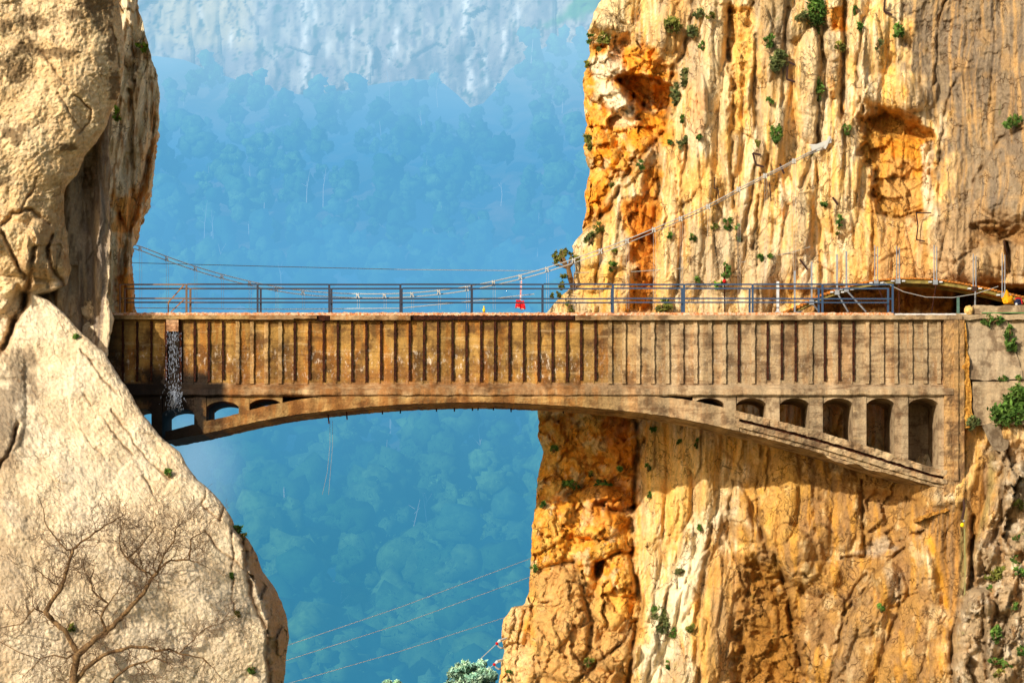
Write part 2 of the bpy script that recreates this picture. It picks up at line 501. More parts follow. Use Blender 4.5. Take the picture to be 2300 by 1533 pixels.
R_CRACKS = [
    ([(1512, 150), (1500, 250), (1490, 300), (1440, 352), (1402, 400), (1368, 470), (1318, 512)], 5, 0.45),
    ([(1385, 176), (1440, 232), (1494, 268)], 4, 0.35),
    ([(1478, 320), (1482, 400), (1468, 500), (1466, 600), (1462, 700)], 6, 0.35),
    ([(1395, 455), (1388, 540), (1376, 640)], 4, 0.25),
    ([(1340, 20), (1396, 50), (1440, 90)], 4, 0.3),
    ([(1320, 120), (1370, 92), (1415, 96)], 4, 0.25),
    ([(1345, 420), (1352, 500), (1346, 600), (1338, 640)], 4, 0.25),
    ([(1608, 420), (1616, 470), (1625, 500)], 3, 0.25), ([(1700, 80), (1692, 200), (1706, 320), (1680, 480), (1664, 540)], 5, 0.35),
    ([(1770, 20), (1762, 130), (1758, 240)], 5, 0.4), ([(1850, 60), (1842, 200), (1836, 320), (1800, 420)], 5, 0.4),
    ([(1898, 0), (1896, 110), (1888, 220), (1900, 330)], 6, 0.5), ([(1938, 40), (1926, 160), (1940, 250)], 4, 0.35),
    ([(2128, 0), (2110, 40), (2104, 120), (2100, 190)], 2.6, 0.35), ([(2142, 190), (2120, 260), (2114, 330), (2098, 420)], 3, 0.25),
    ([(2300, 290), (2246, 310), (2220, 356), (2186, 408)], 3, 0.18), ([(1690, 560), (1700, 480), (1724, 350)], 4, 0.3),
    ([(2262, 545), (2268, 600)], 5, 0.5), ([(2190, 505), (2230, 500), (2300, 516)], 5, 0.35), ([(2144, 590), (2160, 574), (2186, 563)], 3, 0.2),
    ([(1970, 478), (2020, 486), (2080, 474)], 3, 0.3), ([(1966, 384), (1958, 430), (1962, 560)], 3, 0.25), ([(2092, 320), (2090, 430), (2080, 490)], 4, 0.3),
    ([(2000, 400), (2060, 404)], 2, 0.15), ([(1975, 590), (2040, 560)], 3, 0.15), ([(1545, 330), (1530, 420), (1536, 520), (1520, 660)], 4, 0.3),
    ([(1560, 0), (1548, 80), (1520, 150), (1512, 260)], 5, 0.35), ([(1640, 20), (1634, 120), (1650, 240), (1640, 380), (1650, 470)], 4, 0.3),
    ([(1425, 930), (1432, 1000), (1424, 1100), (1420, 1200), (1418, 1262), (1440, 1360), (1420, 1460), (1410, 1540)], 6, 0.7),
    ([(1338, 1290), (1344, 1270), (1356, 1262)], 7, 0.8), ([(1270, 1110), (1330, 1080), (1400, 1092)], 4, 0.3),
    ([(1290, 1262), (1310, 1330), (1330, 1400), (1318, 1480)], 6, 0.5), ([(1180, 1360), (1172, 1400), (1166, 1440), (1130, 1458)], 3, 0.3),
    ([(1340, 1130), (1380, 1150), (1420, 1140)], 5, 0.5), ([(1350, 1260), (1386, 1240), (1420, 1236)], 4, 0.4),
    ([(1205, 1278), (1250, 1268), (1290, 1262)], 3, 0.25), ([(1280, 1545), (1330, 1500), (1400, 1440), (1428, 1400)], 4, 0.4),
    ([(1700, 960), (1712, 1010), (1700, 1090), (1704, 1170)], 3, 0.2), ([(1650, 1080), (1640, 1120), (1636, 1200), (1650, 1250), (1680, 1340)], 4, 0.35),
    ([(1936, 1080), (1938, 1180), (1942, 1248), (1890, 1252)], 3.5, 0.35), ([(1740, 1250), (1770, 1330), (1778, 1400), (1800, 1500)], 6, 0.6),
    ([(1700, 1130), (1716, 1210), (1726, 1260)], 4, 0.3), ([(1742, 1325), (1790, 1318), (1828, 1338), (1832, 1312), (1806, 1290)], 3, 0.25),
    ([(1944, 1290), (1900, 1350), (1886, 1440), (1860, 1540)], 4, 0.3), ([(2030, 1230), (1960, 1290), (1900, 1400)], 4, 0.3),
    ([(2022, 1300), (2020, 1360), (2000, 1420), (1960, 1540)], 4, 0.3), ([(2162, 1130), (2164, 1240), (2150, 1380)], 3, 0.15),
    ([(2186, 1160), (2182, 1250), (2180, 1320)], 4, 0.6), ([(2262, 1010), (2244, 1080), (2250, 1160), (2230, 1220)], 6, 0.5),
    ([(2150, 1390), (2136, 1430), (2140, 1540)], 5, 0.5), ([(2212, 1340), (2210, 1420), (2218, 1520)], 4, 0.4), ([(2240, 1330), (2232, 1420), (2222, 1470)], 4, 0.4),
    ([(2300, 1280), (2260, 1380), (2250, 1470)], 4, 0.35), ([(1540, 1180), (1510, 1290), (1480, 1420), (1450, 1540)], 4, 0.25), ([(1600, 1180), (1580, 1300), (1560, 1420), (1570, 1540)], 5, 0.3),
]
R_DOMES = [(1385, 215, 40, 70, -55, 0.8), (1362, 145, 46, 34, 10, 0.7), (1345, 60, 34, 50, 0, 0.6), (1395, 25, 40, 60, 8, 0.5), (1350, 320, 34, 60, -20, 0.5), (1420, 300, 40, 44, -30, 0.5), (1350, 420, 38, 60, 10, 0.4),
    (1452, 100, 46, 60, 20, 0.6), (1502, 60, 32, 60, -6, 0.5), (1318, 560, 32, 44, -20, 0.5), (1330, 610, 40, 50, -15, 0.6), (1300, 680, 46, 40, 10, 0.5), (1380, 650, 44, 70, 0, 0.5),
    (1425, 360, 26, 70, 32, 0.5), (1410, 500, 34, 90, 12, 0.4), (1440, 610, 36, 90, 4, 0.4),
    (1600, 100, 30, 190, 4, 0.7), (1640, 280, 26, 160, 3, 0.5), (1570, 300, 28, 170, -6, 0.5), (1672, 120, 22, 130, 0, 0.5), (1728, 60, 36, 130, 6, 0.6), (1735, 270, 34, 170, 8, 0.6), (1690, 430, 26, 130, 6, 0.4),
    (1818, 190, 34, 130, 0, 0.9), (1874, 20, 26, 50, 0, 0.6), (1872, 100, 26, 40, 0, 0.6), (1874, 170, 22, 50, 5, 0.6), (1792, 50, 22, 50, 20, 0.6), (1806, 420, 30, 150, 4, 0.5), (1866, 360, 30, 160, 3, 0.5),
    (1920, 130, 26, 150, 0, 0.6), (1962, 120, 30, 120, 6, 0.5), (2010, 210, 80, 40, 12, 0.6), (1900, 420, 34, 110, 4, 0.45), (1930, 560, 40, 90, 0, 0.3), (1790, 560, 34, 120, 4, 0.5), (1700, 640, 40, 90, 14, 0.5),
    (1740, 600, 30, 70, 16, 0.4), (1610, 620, 36, 130, 4, 0.4), (1560, 560, 26, 120, 4, 0.4), (1500, 560, 26, 140, 4, 0.4), (1650, 560, 24, 100, 4, 0.4), (1600, 440, 22, 60, 0, 0.4),
    (2136, 520, 80, 60, -30, 0.5), (2180, 600, 50, 40, 0, 0.6), (2230, 590, 40, 40, 0, 0.5), (2120, 600, 40, 36, 10, 0.4), (2290, 400, 90, 110, 30, 0.8), (2240, 480, 60, 40, 0, 0.4), (2290, 560, 40, 60, 0, 0.5), (2060, 190, 50, 60, 0, 0.4),
    # below the bridge
    (1245, 960, 40, 60, 0, 0.7), (1330, 970, 60, 60, 0, 0.5), (1398, 1000, 34, 80, 0, 0.6), (1260, 1060, 60, 60, 10, 0.6), (1340, 1150, 80, 60, -14, 1.0), (1240, 1180, 46, 90, 4, 0.6), (1330, 1225, 80, 46, 0, 0.7),
    (1262, 1400, 80, 130, -6, 1.0), (1150, 1410, 36, 50, 0, 0.6), (1150, 1510, 50, 60, 8, 0.6), (1380, 1350, 46, 80, 20, 0.8), (1300, 1300, 40, 40, 0, 0.5), (1385, 1470, 50, 50, 30, 0.8), (1330, 1530, 60, 26, 6, 0.7),
    (1400, 1290, 34, 50, 0, 0.6), (1240, 1525, 60, 40, 0, 0.4),
    (1470, 1100, 26, 200, 2, 0.5), (1530, 1060, 26, 180, 3, 0.4), (1590, 1040, 28, 150, 2, 0.4), (1460, 1400, 28, 170, 10, 0.5), (1510, 1330, 24, 170, 16, 0.5), (1560, 1290, 22, 150, 22, 0.4), (1545, 1460, 34, 110, 8, 0.5),
    (1610, 1380, 34, 150, 6, 0.5), (1660, 1150, 26, 80, -14, 0.5), (1690, 1200, 18, 90, -12, 0.4), (1750, 1120, 44, 110, 6, 0.5), (1810, 1160, 60, 150, 4, 0.6), (1880, 1130, 50, 110, 0, 0.5), (1770, 1240, 60, 60, 0, 0.5),
    (1830, 1300, 60, 40, 0, 0.5), (1850, 1420, 70, 110, 6, 0.7), (1990, 1150, 70, 90, 0, 0.3), (2000, 1310, 34, 50, -16, 0.8), (1930, 1450, 50, 120, 16, 0.6), (2020, 1450, 60, 110, 12, 0.6), (1960, 1350, 40, 90, 26, 0.5), (1760, 1440, 26, 90, -6, 0.4),
    (2080, 1470, 60, 90, 0, 0.5), (1700, 1420, 50, 120, 0, 0.4),
    (2208, 1250, 26, 60, 18, 0.7), (2250, 1255, 44, 40, 0, 0.7), (2280, 1210, 40, 36, -20, 0.8), (2300, 1250, 40, 50, 0, 0.6), (2225, 1345, 70, 34, -12, 0.8), (2290, 1330, 60, 60, -30, 0.9), (2225, 1400, 18, 60, 0, 0.6),
    (2262, 1400, 30, 50, 10, 0.7), (2190, 1440, 44, 120, 4, 0.8), (2240, 1460, 30, 34, 0, 0.8), (2285, 1440, 26, 110, 16, 0.6), (2240, 1520, 34, 40, 0, 0.7), (2290, 1500, 30, 50, 0, 0.6), (2270, 1100, 30, 70, 16, 0.7), (2300, 1130, 34, 80, 10, 0.7), (2230, 1130, 16, 60, 20, 0.5),
]

def right_depth(X, Y, S):
    D = table(X, Y, R_XS, R_YS, R_T)
    wx = X + 22 * fbm(X / 150, Y / 260, 3, 5) ; wy = Y + 22 * fbm(X / 150, Y / 150, 3, 9)
    rough = np.maximum(area(X, Y, ORANGE_UP, 40, 14), area(X, Y, LOWROUGH, 36, 14))
    brown = area(X, Y, LOWBROWN, 60, 14)
    bould = area(X, Y, BOULD, 30, 10)
    smoothg = area(X, Y, GREYTOP, 70, 20)
    conc = area(X, Y, CONC, 20, 5)
    flute = np.clip(1 - rough - 0.75 * smoothg - bould - 0.75 * brown - conc, 0, 1)
    # big undulation everywhere
    D -= 0.7 * fbm(wx / 190, wy / 330, 4, 21)
    # flutes
    f1 = 1 - ridged(wx / 62, wy / 520, 3, 31, 0.5)
    f2 = 1 - ridged(wx / 21, wy / 210, 3, 37, 0.55)
    lean = wx + 0.30 * np.clip(wy - 1150, 0, 500)
    f3 = 1 - ridged(lean / 17, wy / 260, 3, 41, 0.55)
    low = sstep(880, 980, Y)
    f4 = 1 - ridged((lean * low + wx * (1 - low)) / 8.5, wy / 170, 2, 42, 0.5)
    D -= flute * (0.30 * f1 + 0.10 * (f2 * (1 - low) + f3 * low) * 1.2 + 0.035 * f4)
    jx = wx + 26 * fbm(X / 44, Y / 44, 3, 91, 0.6); jy = wy + 26 * fbm(X / 44, Y / 44, 3, 93, 0.6)
    fc, fe = facets(wx / 46, wy / 150, 43, 1.0)
    D -= flute * (0.18 * fc) ; D += flute * 0.08 * np.exp(-(fe / 0.05) ** 2)
    # rough broken rock
    a, ae = facets((jx + 0.35 * jy) / 80, jy / 120, 47, 1.3); b, be = facets((jx - 0.3 * jy) / 34, jy / 52, 53, 1.3); c, ce = facets(jx / 13, jy / 19, 59, 1.0)
    brk = 0.55 * a + 0.24 * b + 0.08 * c
    D -= rough * brk * 1.0
    D += rough * (0.08 * np.exp(-(ae / 0.07) ** 2) + 0.1 * np.exp(-(be / 0.08) ** 2))
    D -= brown * (0.22 * a + 0.07 * b + 0.12 * f1)
    b2, b2e = facets((jx + 0.35 * jy) / 62, jy / 150, 67, 1.5)
    D -= bould * (0.7 * b2 + 0.25 * b + 0.08 * c + 0.15 * f2); D += bould * 0.12 * np.exp(-(b2e / 0.09) ** 2)
    D -= smoothg * (0.07 * a + 0.10 * f2 + 0.06 * b)
    D += conc * (0.05 * b + 0.12 * f2)
    domes(X, Y, D, R_DOMES)
    # overall grain
    amp = 0.35 + 0.65 * np.clip(fbm(X / 120, Y / 120, 2, 71) + 0.5, 0, 1)
    D -= amp * (0.16 * fbm(wx / 26, wy / 44, 5, 73, 0.62) + 0.05 * fbm(X / 7, Y / 8, 3, 79, 0.7)) * (1 - 0.5 * conc)
    D += 0.12 * sstep(0.42, 0.60, fbm(wx / 16, wy / 24, 3, 83)) * (1 - conc) * (1 - 0.5 * smoothg)
    # hollows
    P_ = [(CAVE, 1.6, 8, 4), ([(1385, 180), (1500, 200), (1500, 262), (1440, 236)], 0.7, 26, 6), (ALCOVE, 1.05, 18, 12),
          ([(1950, 262), (1985, 250), (2060, 284), (2084, 310), (2020, 306), (1960, 290)], 0.7, 18, 4), (ORANGE_UP, 0.35, 24, 10),
          ([(1398, 455), (1440, 440), (1470, 330), (1482, 400), (1468, 560), (1466, 700), (1410, 700), (1430, 600), (1400, 520)], 0.45, 20, 8),
          ([(1870, 20), (1898, 10), (1900, 60), (1872, 66)], 0.4, 8, 2), ([(1630, 18), (1690, 10), (1686, 120), (1668, 260), (1640, 300), (1640, 150)], 0.3, 20, 8),
          ([(1350, 1125), (1400, 1118), (1424, 1140), (1410, 1156), (1370, 1152)], 0.6, 12, 4), ([(1335, 1262), (1358, 1256), (1350, 1296), (1338, 1300)], 1.0, 8, 2),
          ([(1690, 1250), (1740, 1270), (1790, 1400), (1800, 1540), (1650, 1540), (1660, 1400)], 0.9, 40, 14), ([(1930, 1100), (2060, 1120), (2070, 1200), (2010, 1230), (1942, 1246)], 0.4, 16, 6),
          ([(1736, 1318), (1760, 1300), (1824, 1320), (1830, 1344), (1780, 1330)], 0.4, 10, 3), ([(2180, 1210), (2190, 1200), (2188, 1320), (2178, 1320)], 0.8, 8, 2),
          ([(2178, 505), (2300, 520), (2300, 546), (2200, 530)], 0.5, 14, 4), ([(2258, 540), (2274, 545), (2270, 610), (2260, 612)], 0.6, 8, 2),
          ([(1840, 690), (1880, 656), (1960, 640), (2110, 640), (2300, 668), (2420, 690), (2420, 740), (1840, 720)], 2.2, 20, 4),
          ([(2150, 650), (2190, 652), (2195, 705), (2140, 705)], 1.0, 14, 4), ([(2225, 640), (2420, 650), (2420, 700), (2236, 700)], 3.0, 14, 4),
          ([(1455, 118), (1470, 112), (1470, 130), (1458, 132)], .3, 5, 1), ([(1630, 112), (1640, 110), (1644, 140), (1634, 140)], .4, 5, 1)]
    pk = pockets(X, Y, D, P_)
    D -= 0.30 * pk * (facets(wx / 40, wy / 34, 87, 1.4)[0] + 0.4 * b)
    strokes(X, Y, D, R_CRACKS)
    return D

def right_color(X, Y, S, D):
    wx = X + 22 * fbm(X / 150, Y / 260, 3, 5); wy = Y + 22 * fbm(X / 150, Y / 150, 3, 9)
    n = lambda sx, sy, sd, o=4, lo=-0.25, hi=0.25: sstep(lo, hi, fbm(wx / sx, wy / sy, o, sd, 0.6))
    c = np.zeros(X.shape + (3,)) + CREAM
    c = mixc(c, TAN, 0.55 * n(60, 160, 101)); c = mixc(c, PALE, 0.7 * n(26, 130, 103, 4, 0.0, 0.35)); c = mixc(c, GOLD, 0.75 * n(34, 210, 107, 4, -0.05, 0.3))
    c = mixc(c, ORANGE, 0.75 * n(18, 150, 109, 4, 0.12, 0.35) * (0.4 + 0.6 * n(150, 200, 110)))
    st1 = fbm(X / 5.5 + 0.4 * fbm(X / 30, Y / 60, 2, 161), Y / 120, 3, 163, 0.6); st2 = fbm(X / 12, Y / 260, 3, 167, 0.6)
    c = mixc(c, PALE, 0.5 * sstep(0.08, 0.3, st1)); c = mixc(c, BROWN, 0.34 * sstep(-0.12, -0.34, st1)); gq = fbm(wx / 70, wy / 240, 4, 171, 0.6); c = mixc(c, lin((190, 164, 126)), 0.7 * sstep(0.02, 0.28, gq)); c = mixc(c, GOLD, 0.6 * sstep(-0.02, -0.26, gq)); c = mixc(c, lin((186, 160, 124)), 0.4 * sstep(0.05, 0.3, st2))
    A = lambda poly, k, a, soft=40, wob=20: mixc(c, k, a * area(X, Y, poly, soft, wob, 45, int(abs(poly[0][0])) % 53))
    g = area(X, Y, GREYTOP, 60, 40)
    gc = mixc(np.zeros(X.shape + (3,)) + GREY, DGREY, 0.6 * n(70, 260, 113)); gc = mixc(gc, TAN, 0.55 * n(14, 330, 115, 3, 0.0, 0.25)); gc = mixc(gc, TAN, 0.35 * n(60, 60, 116, 4, 0.0, 0.3)); gc = mixc(gc, DGREY, 0.6 * n(9, 200, 118, 3, 0.05, 0.3))
    c = c * (1 - g[..., None]) + gc * g[..., None]
    c = A([(1690, 0), (1775, -50), (1780, 110), (1700, 90)], GREY, 0.65); c = A([(1700, 90), (1760, 60), (1750, 260), (1700, 300)], GREY, 0.35)
    c = A([(1500, 10), (1560, -20), (1540, 130), (1490, 90)], TAN, 0.6)
    c = A([(1790, 70), (1850, 60), (1845, 320), (1790, 330)], lin((206, 178, 134)), 0.6); c = A([(1590, -20), (1640, -20), (1630, 300), (1590, 330)], lin((222, 196, 150)), 0.6)
    o = area(X, Y, ORANGE_UP, 40, 24)
    oc = mixc(np.zeros(X.shape + (3,)) + ORANGE, GOLD, 0.9 * n(30, 40, 117)); oc = mixc(oc, RUST, 0.75 * n(24, 30, 119, 5, 0.05, 0.3)); oc = mixc(oc, CREAM, 0.7 * n(40, 50, 121, 4, 0.1, 0.3))
    c = c * (1 - o[..., None]) + oc * o[..., None]
    c = A([(1320, 10), (1400, -40), (1410, 90), (1330, 110)], CREAM, 0.7, 30); c = A([(1320, 130), (1395, 100), (1400, 160), (1330, 190)], PALE, 0.8, 20, 10)
    c = A([(1340, 190), (1372, 180), (1430, 240), (1440, 280), (1380, 270)], PALE, 0.85, 24, 12); c = A([(1430, 230), (1500, 270), (1490, 320), (1440, 350), (1400, 320)], ORANGE, 0.8, 24, 12)
    c = A([(1390, 120), (1450, 100), (1520, 170), (1500, 190), (1420, 160)], ORANGE, 0.7, 20, 10); c = A([(1310, 390), (1370, 410), (1360, 480), (1316, 510)], ORANGE, 0.7)
    c = A([(1398, 455), (1440, 440), (1475, 320), (1484, 400), (1470, 560), (1470, 700), (1400, 700), (1425, 600), (1400, 520)], ORANGE, 0.85, 20, 14); c = A([(1430, 500), (1466, 470), (1466, 700), (1430, 700)], RUST, 0.6, 16, 14)
    c = A([(1400, 455), (1460, 460), (1440, 540), (1410, 520)], RUST, 0.6, 20, 10); c = A([(1290, 600), (1390, 600), (1390, 660), (1280, 670)], GOLD, 0.8, 30)
    c = A([(1630, 20), (1690, 10), (1680, 160), (1660, 300), (1636, 300), (1650, 150)], GOLD, 0.8, 16, 8); c = A([(1860, 20), (1898, 15), (1900, 66), (1868, 70)], ORANGE, 0.9, 10, 4)
    c = A([(1486, 280), (1512, 270), (1510, 330), (1486, 330)], ORANGE, 0.6, 14, 8); c = A([(1540, 190), (1586, 200), (1570, 340), (1545, 330)], lin((226, 160, 96)), 0.5, 20, 12)
    c = A(ALCOVE, OCHRE, 0.9, 20, 8); c = A([(1970, 300), (2080, 310), (2085, 400), (1980, 400)], ORANGE, 0.7, 24, 14); c = A([(1985, 340), (2060, 360), (2050, 480), (1990, 470)], TAN, 0.6, 30, 14); c = A([(1930, 300), (1962, 300), (1966, 380), (1940, 370)], OCHRE, 0.6, 20, 8)
    c = A([(1956, 400), (1972, 400), (1972, 620), (1956, 620)], ORANGE, 0.55, 12, 6); c = A([(2070, 330), (2092, 320), (2094, 480), (2076, 490)], PALE, 0.7, 10, 5)
    c = A([(1905, 500), (1960, 480), (1980, 640), (1900, 640)], GOLD, 0.45); c = A([(1966, 500), (2080, 480), (2100, 640), (1960, 640)], lin((206, 152, 84)), 0.7)
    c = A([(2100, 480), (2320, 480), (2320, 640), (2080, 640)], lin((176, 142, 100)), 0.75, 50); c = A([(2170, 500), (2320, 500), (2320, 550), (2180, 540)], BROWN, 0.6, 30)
    c = A([(1800, 650), (1900, 640), (2420, 634), (2420, 710), (1800, 710)], lin((168, 112, 44)), 0.85, 16); c = A([(2120, 650), (2420, 640), (2420, 705), (2130, 705)], lin((92, 62, 32)), 0.8, 20)  # shade under the boardwalk painted into the rock as dark brown
    # below the deck
    r = area(X, Y, LOWROUGH, 36, 18)
    rc = mixc(np.zeros(X.shape + (3,)) + GOLD, ORANGE, 0.85 * n(36, 40, 131)); rc = mixc(rc, RUST, 0.7 * n(22, 26, 133, 5, 0.08, 0.3)); rc = mixc(rc, CREAM, 0.7 * n(34, 46, 135, 4, 0.08, 0.3))
    c = c * (1 - r[..., None]) + rc * r[..., None]
    c = A([(1350, 930), (1430, 930), (1430, 1050), (1380, 1050)], RUST, 0.8, 26, 16); c = A(SHADYBLOCK, TAN, 0.85, 26, 12); c = A([(1330, 1060), (1420, 1060), (1420, 1170), (1320, 1170)], lin((200, 110, 30)), 0.6, 40, 20)
    c = A([(1330, 1300), (1400, 1290), (1400, 1420), (1340, 1390)], GOLD, 0.5); c = A([(1120, 1360), (1180, 1350), (1190, 1540), (1120, 1540)], CREAM, 0.6); c = A([(1350, 1440), (1430, 1400), (1410, 1540), (1330, 1540)], TAN, 0.6)
    c = A([(1440, 930), (1650, 950), (1640, 1120), (1600, 1200), (1440, 1300)], GOLD, 0.35, 60); c = A([(1580, 1160), (1650, 1120), (1560, 1330), (1480, 1540), (1430, 1540), (1500, 1300)], PALE, 0.75, 40, 24)
    c = A([(1600, 1200), (1660, 1260), (1650, 1540), (1560, 1540), (1580, 1350)], lin((196, 144, 76)), 0.7, 50)
    b = area(X, Y, LOWBROWN, 70, 30)
    bc = mixc(np.zeros(X.shape + (3,)) + lin((182, 136, 74)), lin((158, 120, 78)), 0.8 * n(60, 70, 137)); bc = mixc(bc, OCHRE, 0.7 * n(20, 120, 139, 4, 0.0, 0.3)); bc = mixc(bc, CREAM, 0.45 * n(30, 60, 141, 5, 0.12, 0.35))  # brown rock, its colour also darkened to stand for open shade
    c = c * (1 - b[..., None]) + bc * b[..., None]
    c = A([(1650, 1250), (1740, 1260), (1790, 1400), (1800, 1560), (1640, 1560)], lin((158, 108, 44)), 0.85, 40, 20); c = A([(1690, 970), (1790, 1000), (1800, 1120), (1740, 1290), (1700, 1120)], GOLD, 0.4, 40)
    c = A([(1880, 1400), (1950, 1280), (1930, 1540), (1880, 1540)], GREY, 0.45); c = A([(1985, 1275), (2025, 1290), (2020, 1350), (2000, 1350)], lin((190, 170, 140)), 0.7, 16, 8)
    c = A([(1920, 1240), (1990, 1200), (2010, 1230), (1960, 1250)], lin((190, 180, 160)), 0.5, 16, 6); c = A([(1850, 960), (2110, 1070), (2060, 1130), (1930, 1100)], BROWN, 0.4, 40)
    c = A([(2150, 960), (2300, 960), (2300, 1000), (2150, 1130)], OCHRE, 0.6); k = area(X, Y, CONC, 30, 8)
    kc = mixc(np.zeros(X.shape + (3,)) + lin((184, 132, 68)), lin((150, 116, 78)), n(12, 400, 143, 3)); kc = mixc(kc, OLIVE, 0.7 * area(X, Y, [(2158, 1120), (2172, 1120), (2172, 1340), (2156, 1340)], 6, 2))
    kc = mixc(kc, OLIVE, 0.75 * area(X, Y, [(2222, 1000), (2246, 1000), (2232, 1110), (2216, 1180), (2190, 1220), (2218, 1100)], 10, 3)); kc = mixc(kc, lin((214, 150, 40)), 0.8 * area(X, Y, [(2075, 1200), (2094, 1200), (2140, 1400), (2125, 1420)], 14, 4))
    c = c * (1 - k[..., None]) + kc * k[..., None]
    q = area(X, Y, BOULD, 30, 12)
    qc = mixc(np.zeros(X.shape + (3,)) + lin((188, 158, 118)), GREY, 0.7 * n(50, 70, 145)); qc = mixc(qc, lin((216, 196, 164)), 0.7 * n(30, 40, 147, 4, 0.05, 0.3)); qc = mixc(qc, BROWN, 0.5 * n(16, 60, 149, 4, 0.1, 0.3))
    c = c * (1 - q[..., None]) + qc * q[..., None]
    # crevice shade painted dark along the cracks, then lichen specks
    tmp = np.zeros(X.shape); cr = strokes(X, Y, tmp, [(p, w_ * 1.1, 0) for p, w_, d_ in R_CRACKS])
    c = mixc(c, DARK, 0.40 * cr)
    sp = sstep(0.33, 0.5, fbm(X / 11, Y / 17, 3, 151)) * sstep(-0.1, 0.3, fbm(X / 90, Y / 130, 2, 153))
    c = mixc(c, BROWN * 0.7, 0.6 * sp)
    gr = sstep(0.42, 0.55, fbm(X / 14, Y / 26, 3, 157)) * sstep(0.0, 0.3, fbm(X / 80, Y / 140, 2, 159)) * (1 - r)
    c = mixc(c, lin((104, 108, 54)), 0.55 * gr)
    return c

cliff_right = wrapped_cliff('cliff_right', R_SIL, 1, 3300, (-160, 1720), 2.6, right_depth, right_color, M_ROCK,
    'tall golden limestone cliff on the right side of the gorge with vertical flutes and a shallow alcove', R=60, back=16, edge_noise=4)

# =================================================================== left rocks
def spots(X, Y, lst, seed=5):
    o = np.zeros(X.shape)
    for cx, cy, rx, ry in lst:
        m = (abs(X - cx) < rx * 2) & (abs(Y - cy) < ry * 2)
        if not m.any(): continue
        d = ((X[m] - cx) / rx) ** 2 + ((Y[m] - cy) / ry) ** 2 + 1.6 * fbm(X[m] / 15, Y[m] / 15, 4, seed, 0.65)
        o[m] = np.maximum(o[m], sstep(1.0, 0.45, d))
    return o

L_SIL = [(262, -200), (268, 0), (276, 60), (280, 110), (276, 160), (272, 200), (262, 225), (245, 262), (236, 292), (216, 320), (190, 352), (172, 392), (148, 420), (142, 470), (152, 540), (160, 600), (150, 640), (118, 652), (80, 660),
         (84, 662), (112, 676), (140, 700), (176, 740), (206, 766), (232, 790), (262, 836), (292, 884), (322, 930), (350, 966), (372, 990), (402, 1014), (420, 1046), (446, 1078), (470, 1098), (492, 1122), (516, 1156), (532, 1188), (556, 1208),
         (576, 1242), (590, 1282), (612, 1312), (632, 1350), (646, 1392), (650, 1430), (642, 1470), (638, 1540), (640, 1800)]
L_CRACKS = [([(0, 790), (16, 770), (30, 724), (52, 690), (60, 660)], 7, 0.9), ([(60, 655), (70, 600), (76, 560)], 6, 0.6), ([(2, 520), (24, 560), (40, 600), (56, 622)], 5, 0.4), ([(4, 508), (30, 480), (70, 470), (110, 500)], 4, 0.3),
            ([(165, 212), (190, 232), (206, 246)], 2.4, 0.18), ([(206, 246), (200, 276), (176, 300)], 2.4, 0.15), ([(250, 60), (262, 110), (270, 150)], 2.5, 0.15), ([(90, 110), (110, 140), (130, 170), (150, 190)], 2.5, 0.1),
            ([(130, 210), (160, 262), (180, 290)], 2, 0.1), ([(118, 530), (108, 560), (114, 600), (150, 650)], 5, 0.45), ([(84, 400), (60, 450), (40, 480)], 3, 0.12), ([(0, 1050), (16, 1020), (30, 990), (40, 950)], 4, 0.35),
            ([(252, 920), (270, 950), (290, 975), (306, 1000), (330, 1030), (352, 1050), (386, 1076)], 2.0, 0.14), ([(234, 942), (262, 978), (280, 1006), (300, 1024)], 2.0, 0.12), ([(182, 782), (210, 820), (232, 852), (262, 884)], 2.2, 0.12),
            ([(316, 1066), (330, 1084), (346, 1104)], 1.8, 0.12), ([(464, 1104), (450, 1134), (470, 1150), (496, 1166)], 2.2, 0.14), ([(500, 1140), (494, 1166)], 2, 0.12), ([(520, 1190), (524, 1240), (520, 1290), (526, 1370)], 2.2, 0.12),
            ([(462, 1196), (486, 1228), (520, 1256), (560, 1284), (570, 1300)], 2.2, 0.16), ([(190, 885), (206, 910)], 2, 0.12), ([(546, 1210), (560, 1300), (572, 1360), (600, 1410), (606, 1540)], 5, 0.3), ([(180, 960), (206, 1000), (230, 1024)], 1.5, 0.08)]

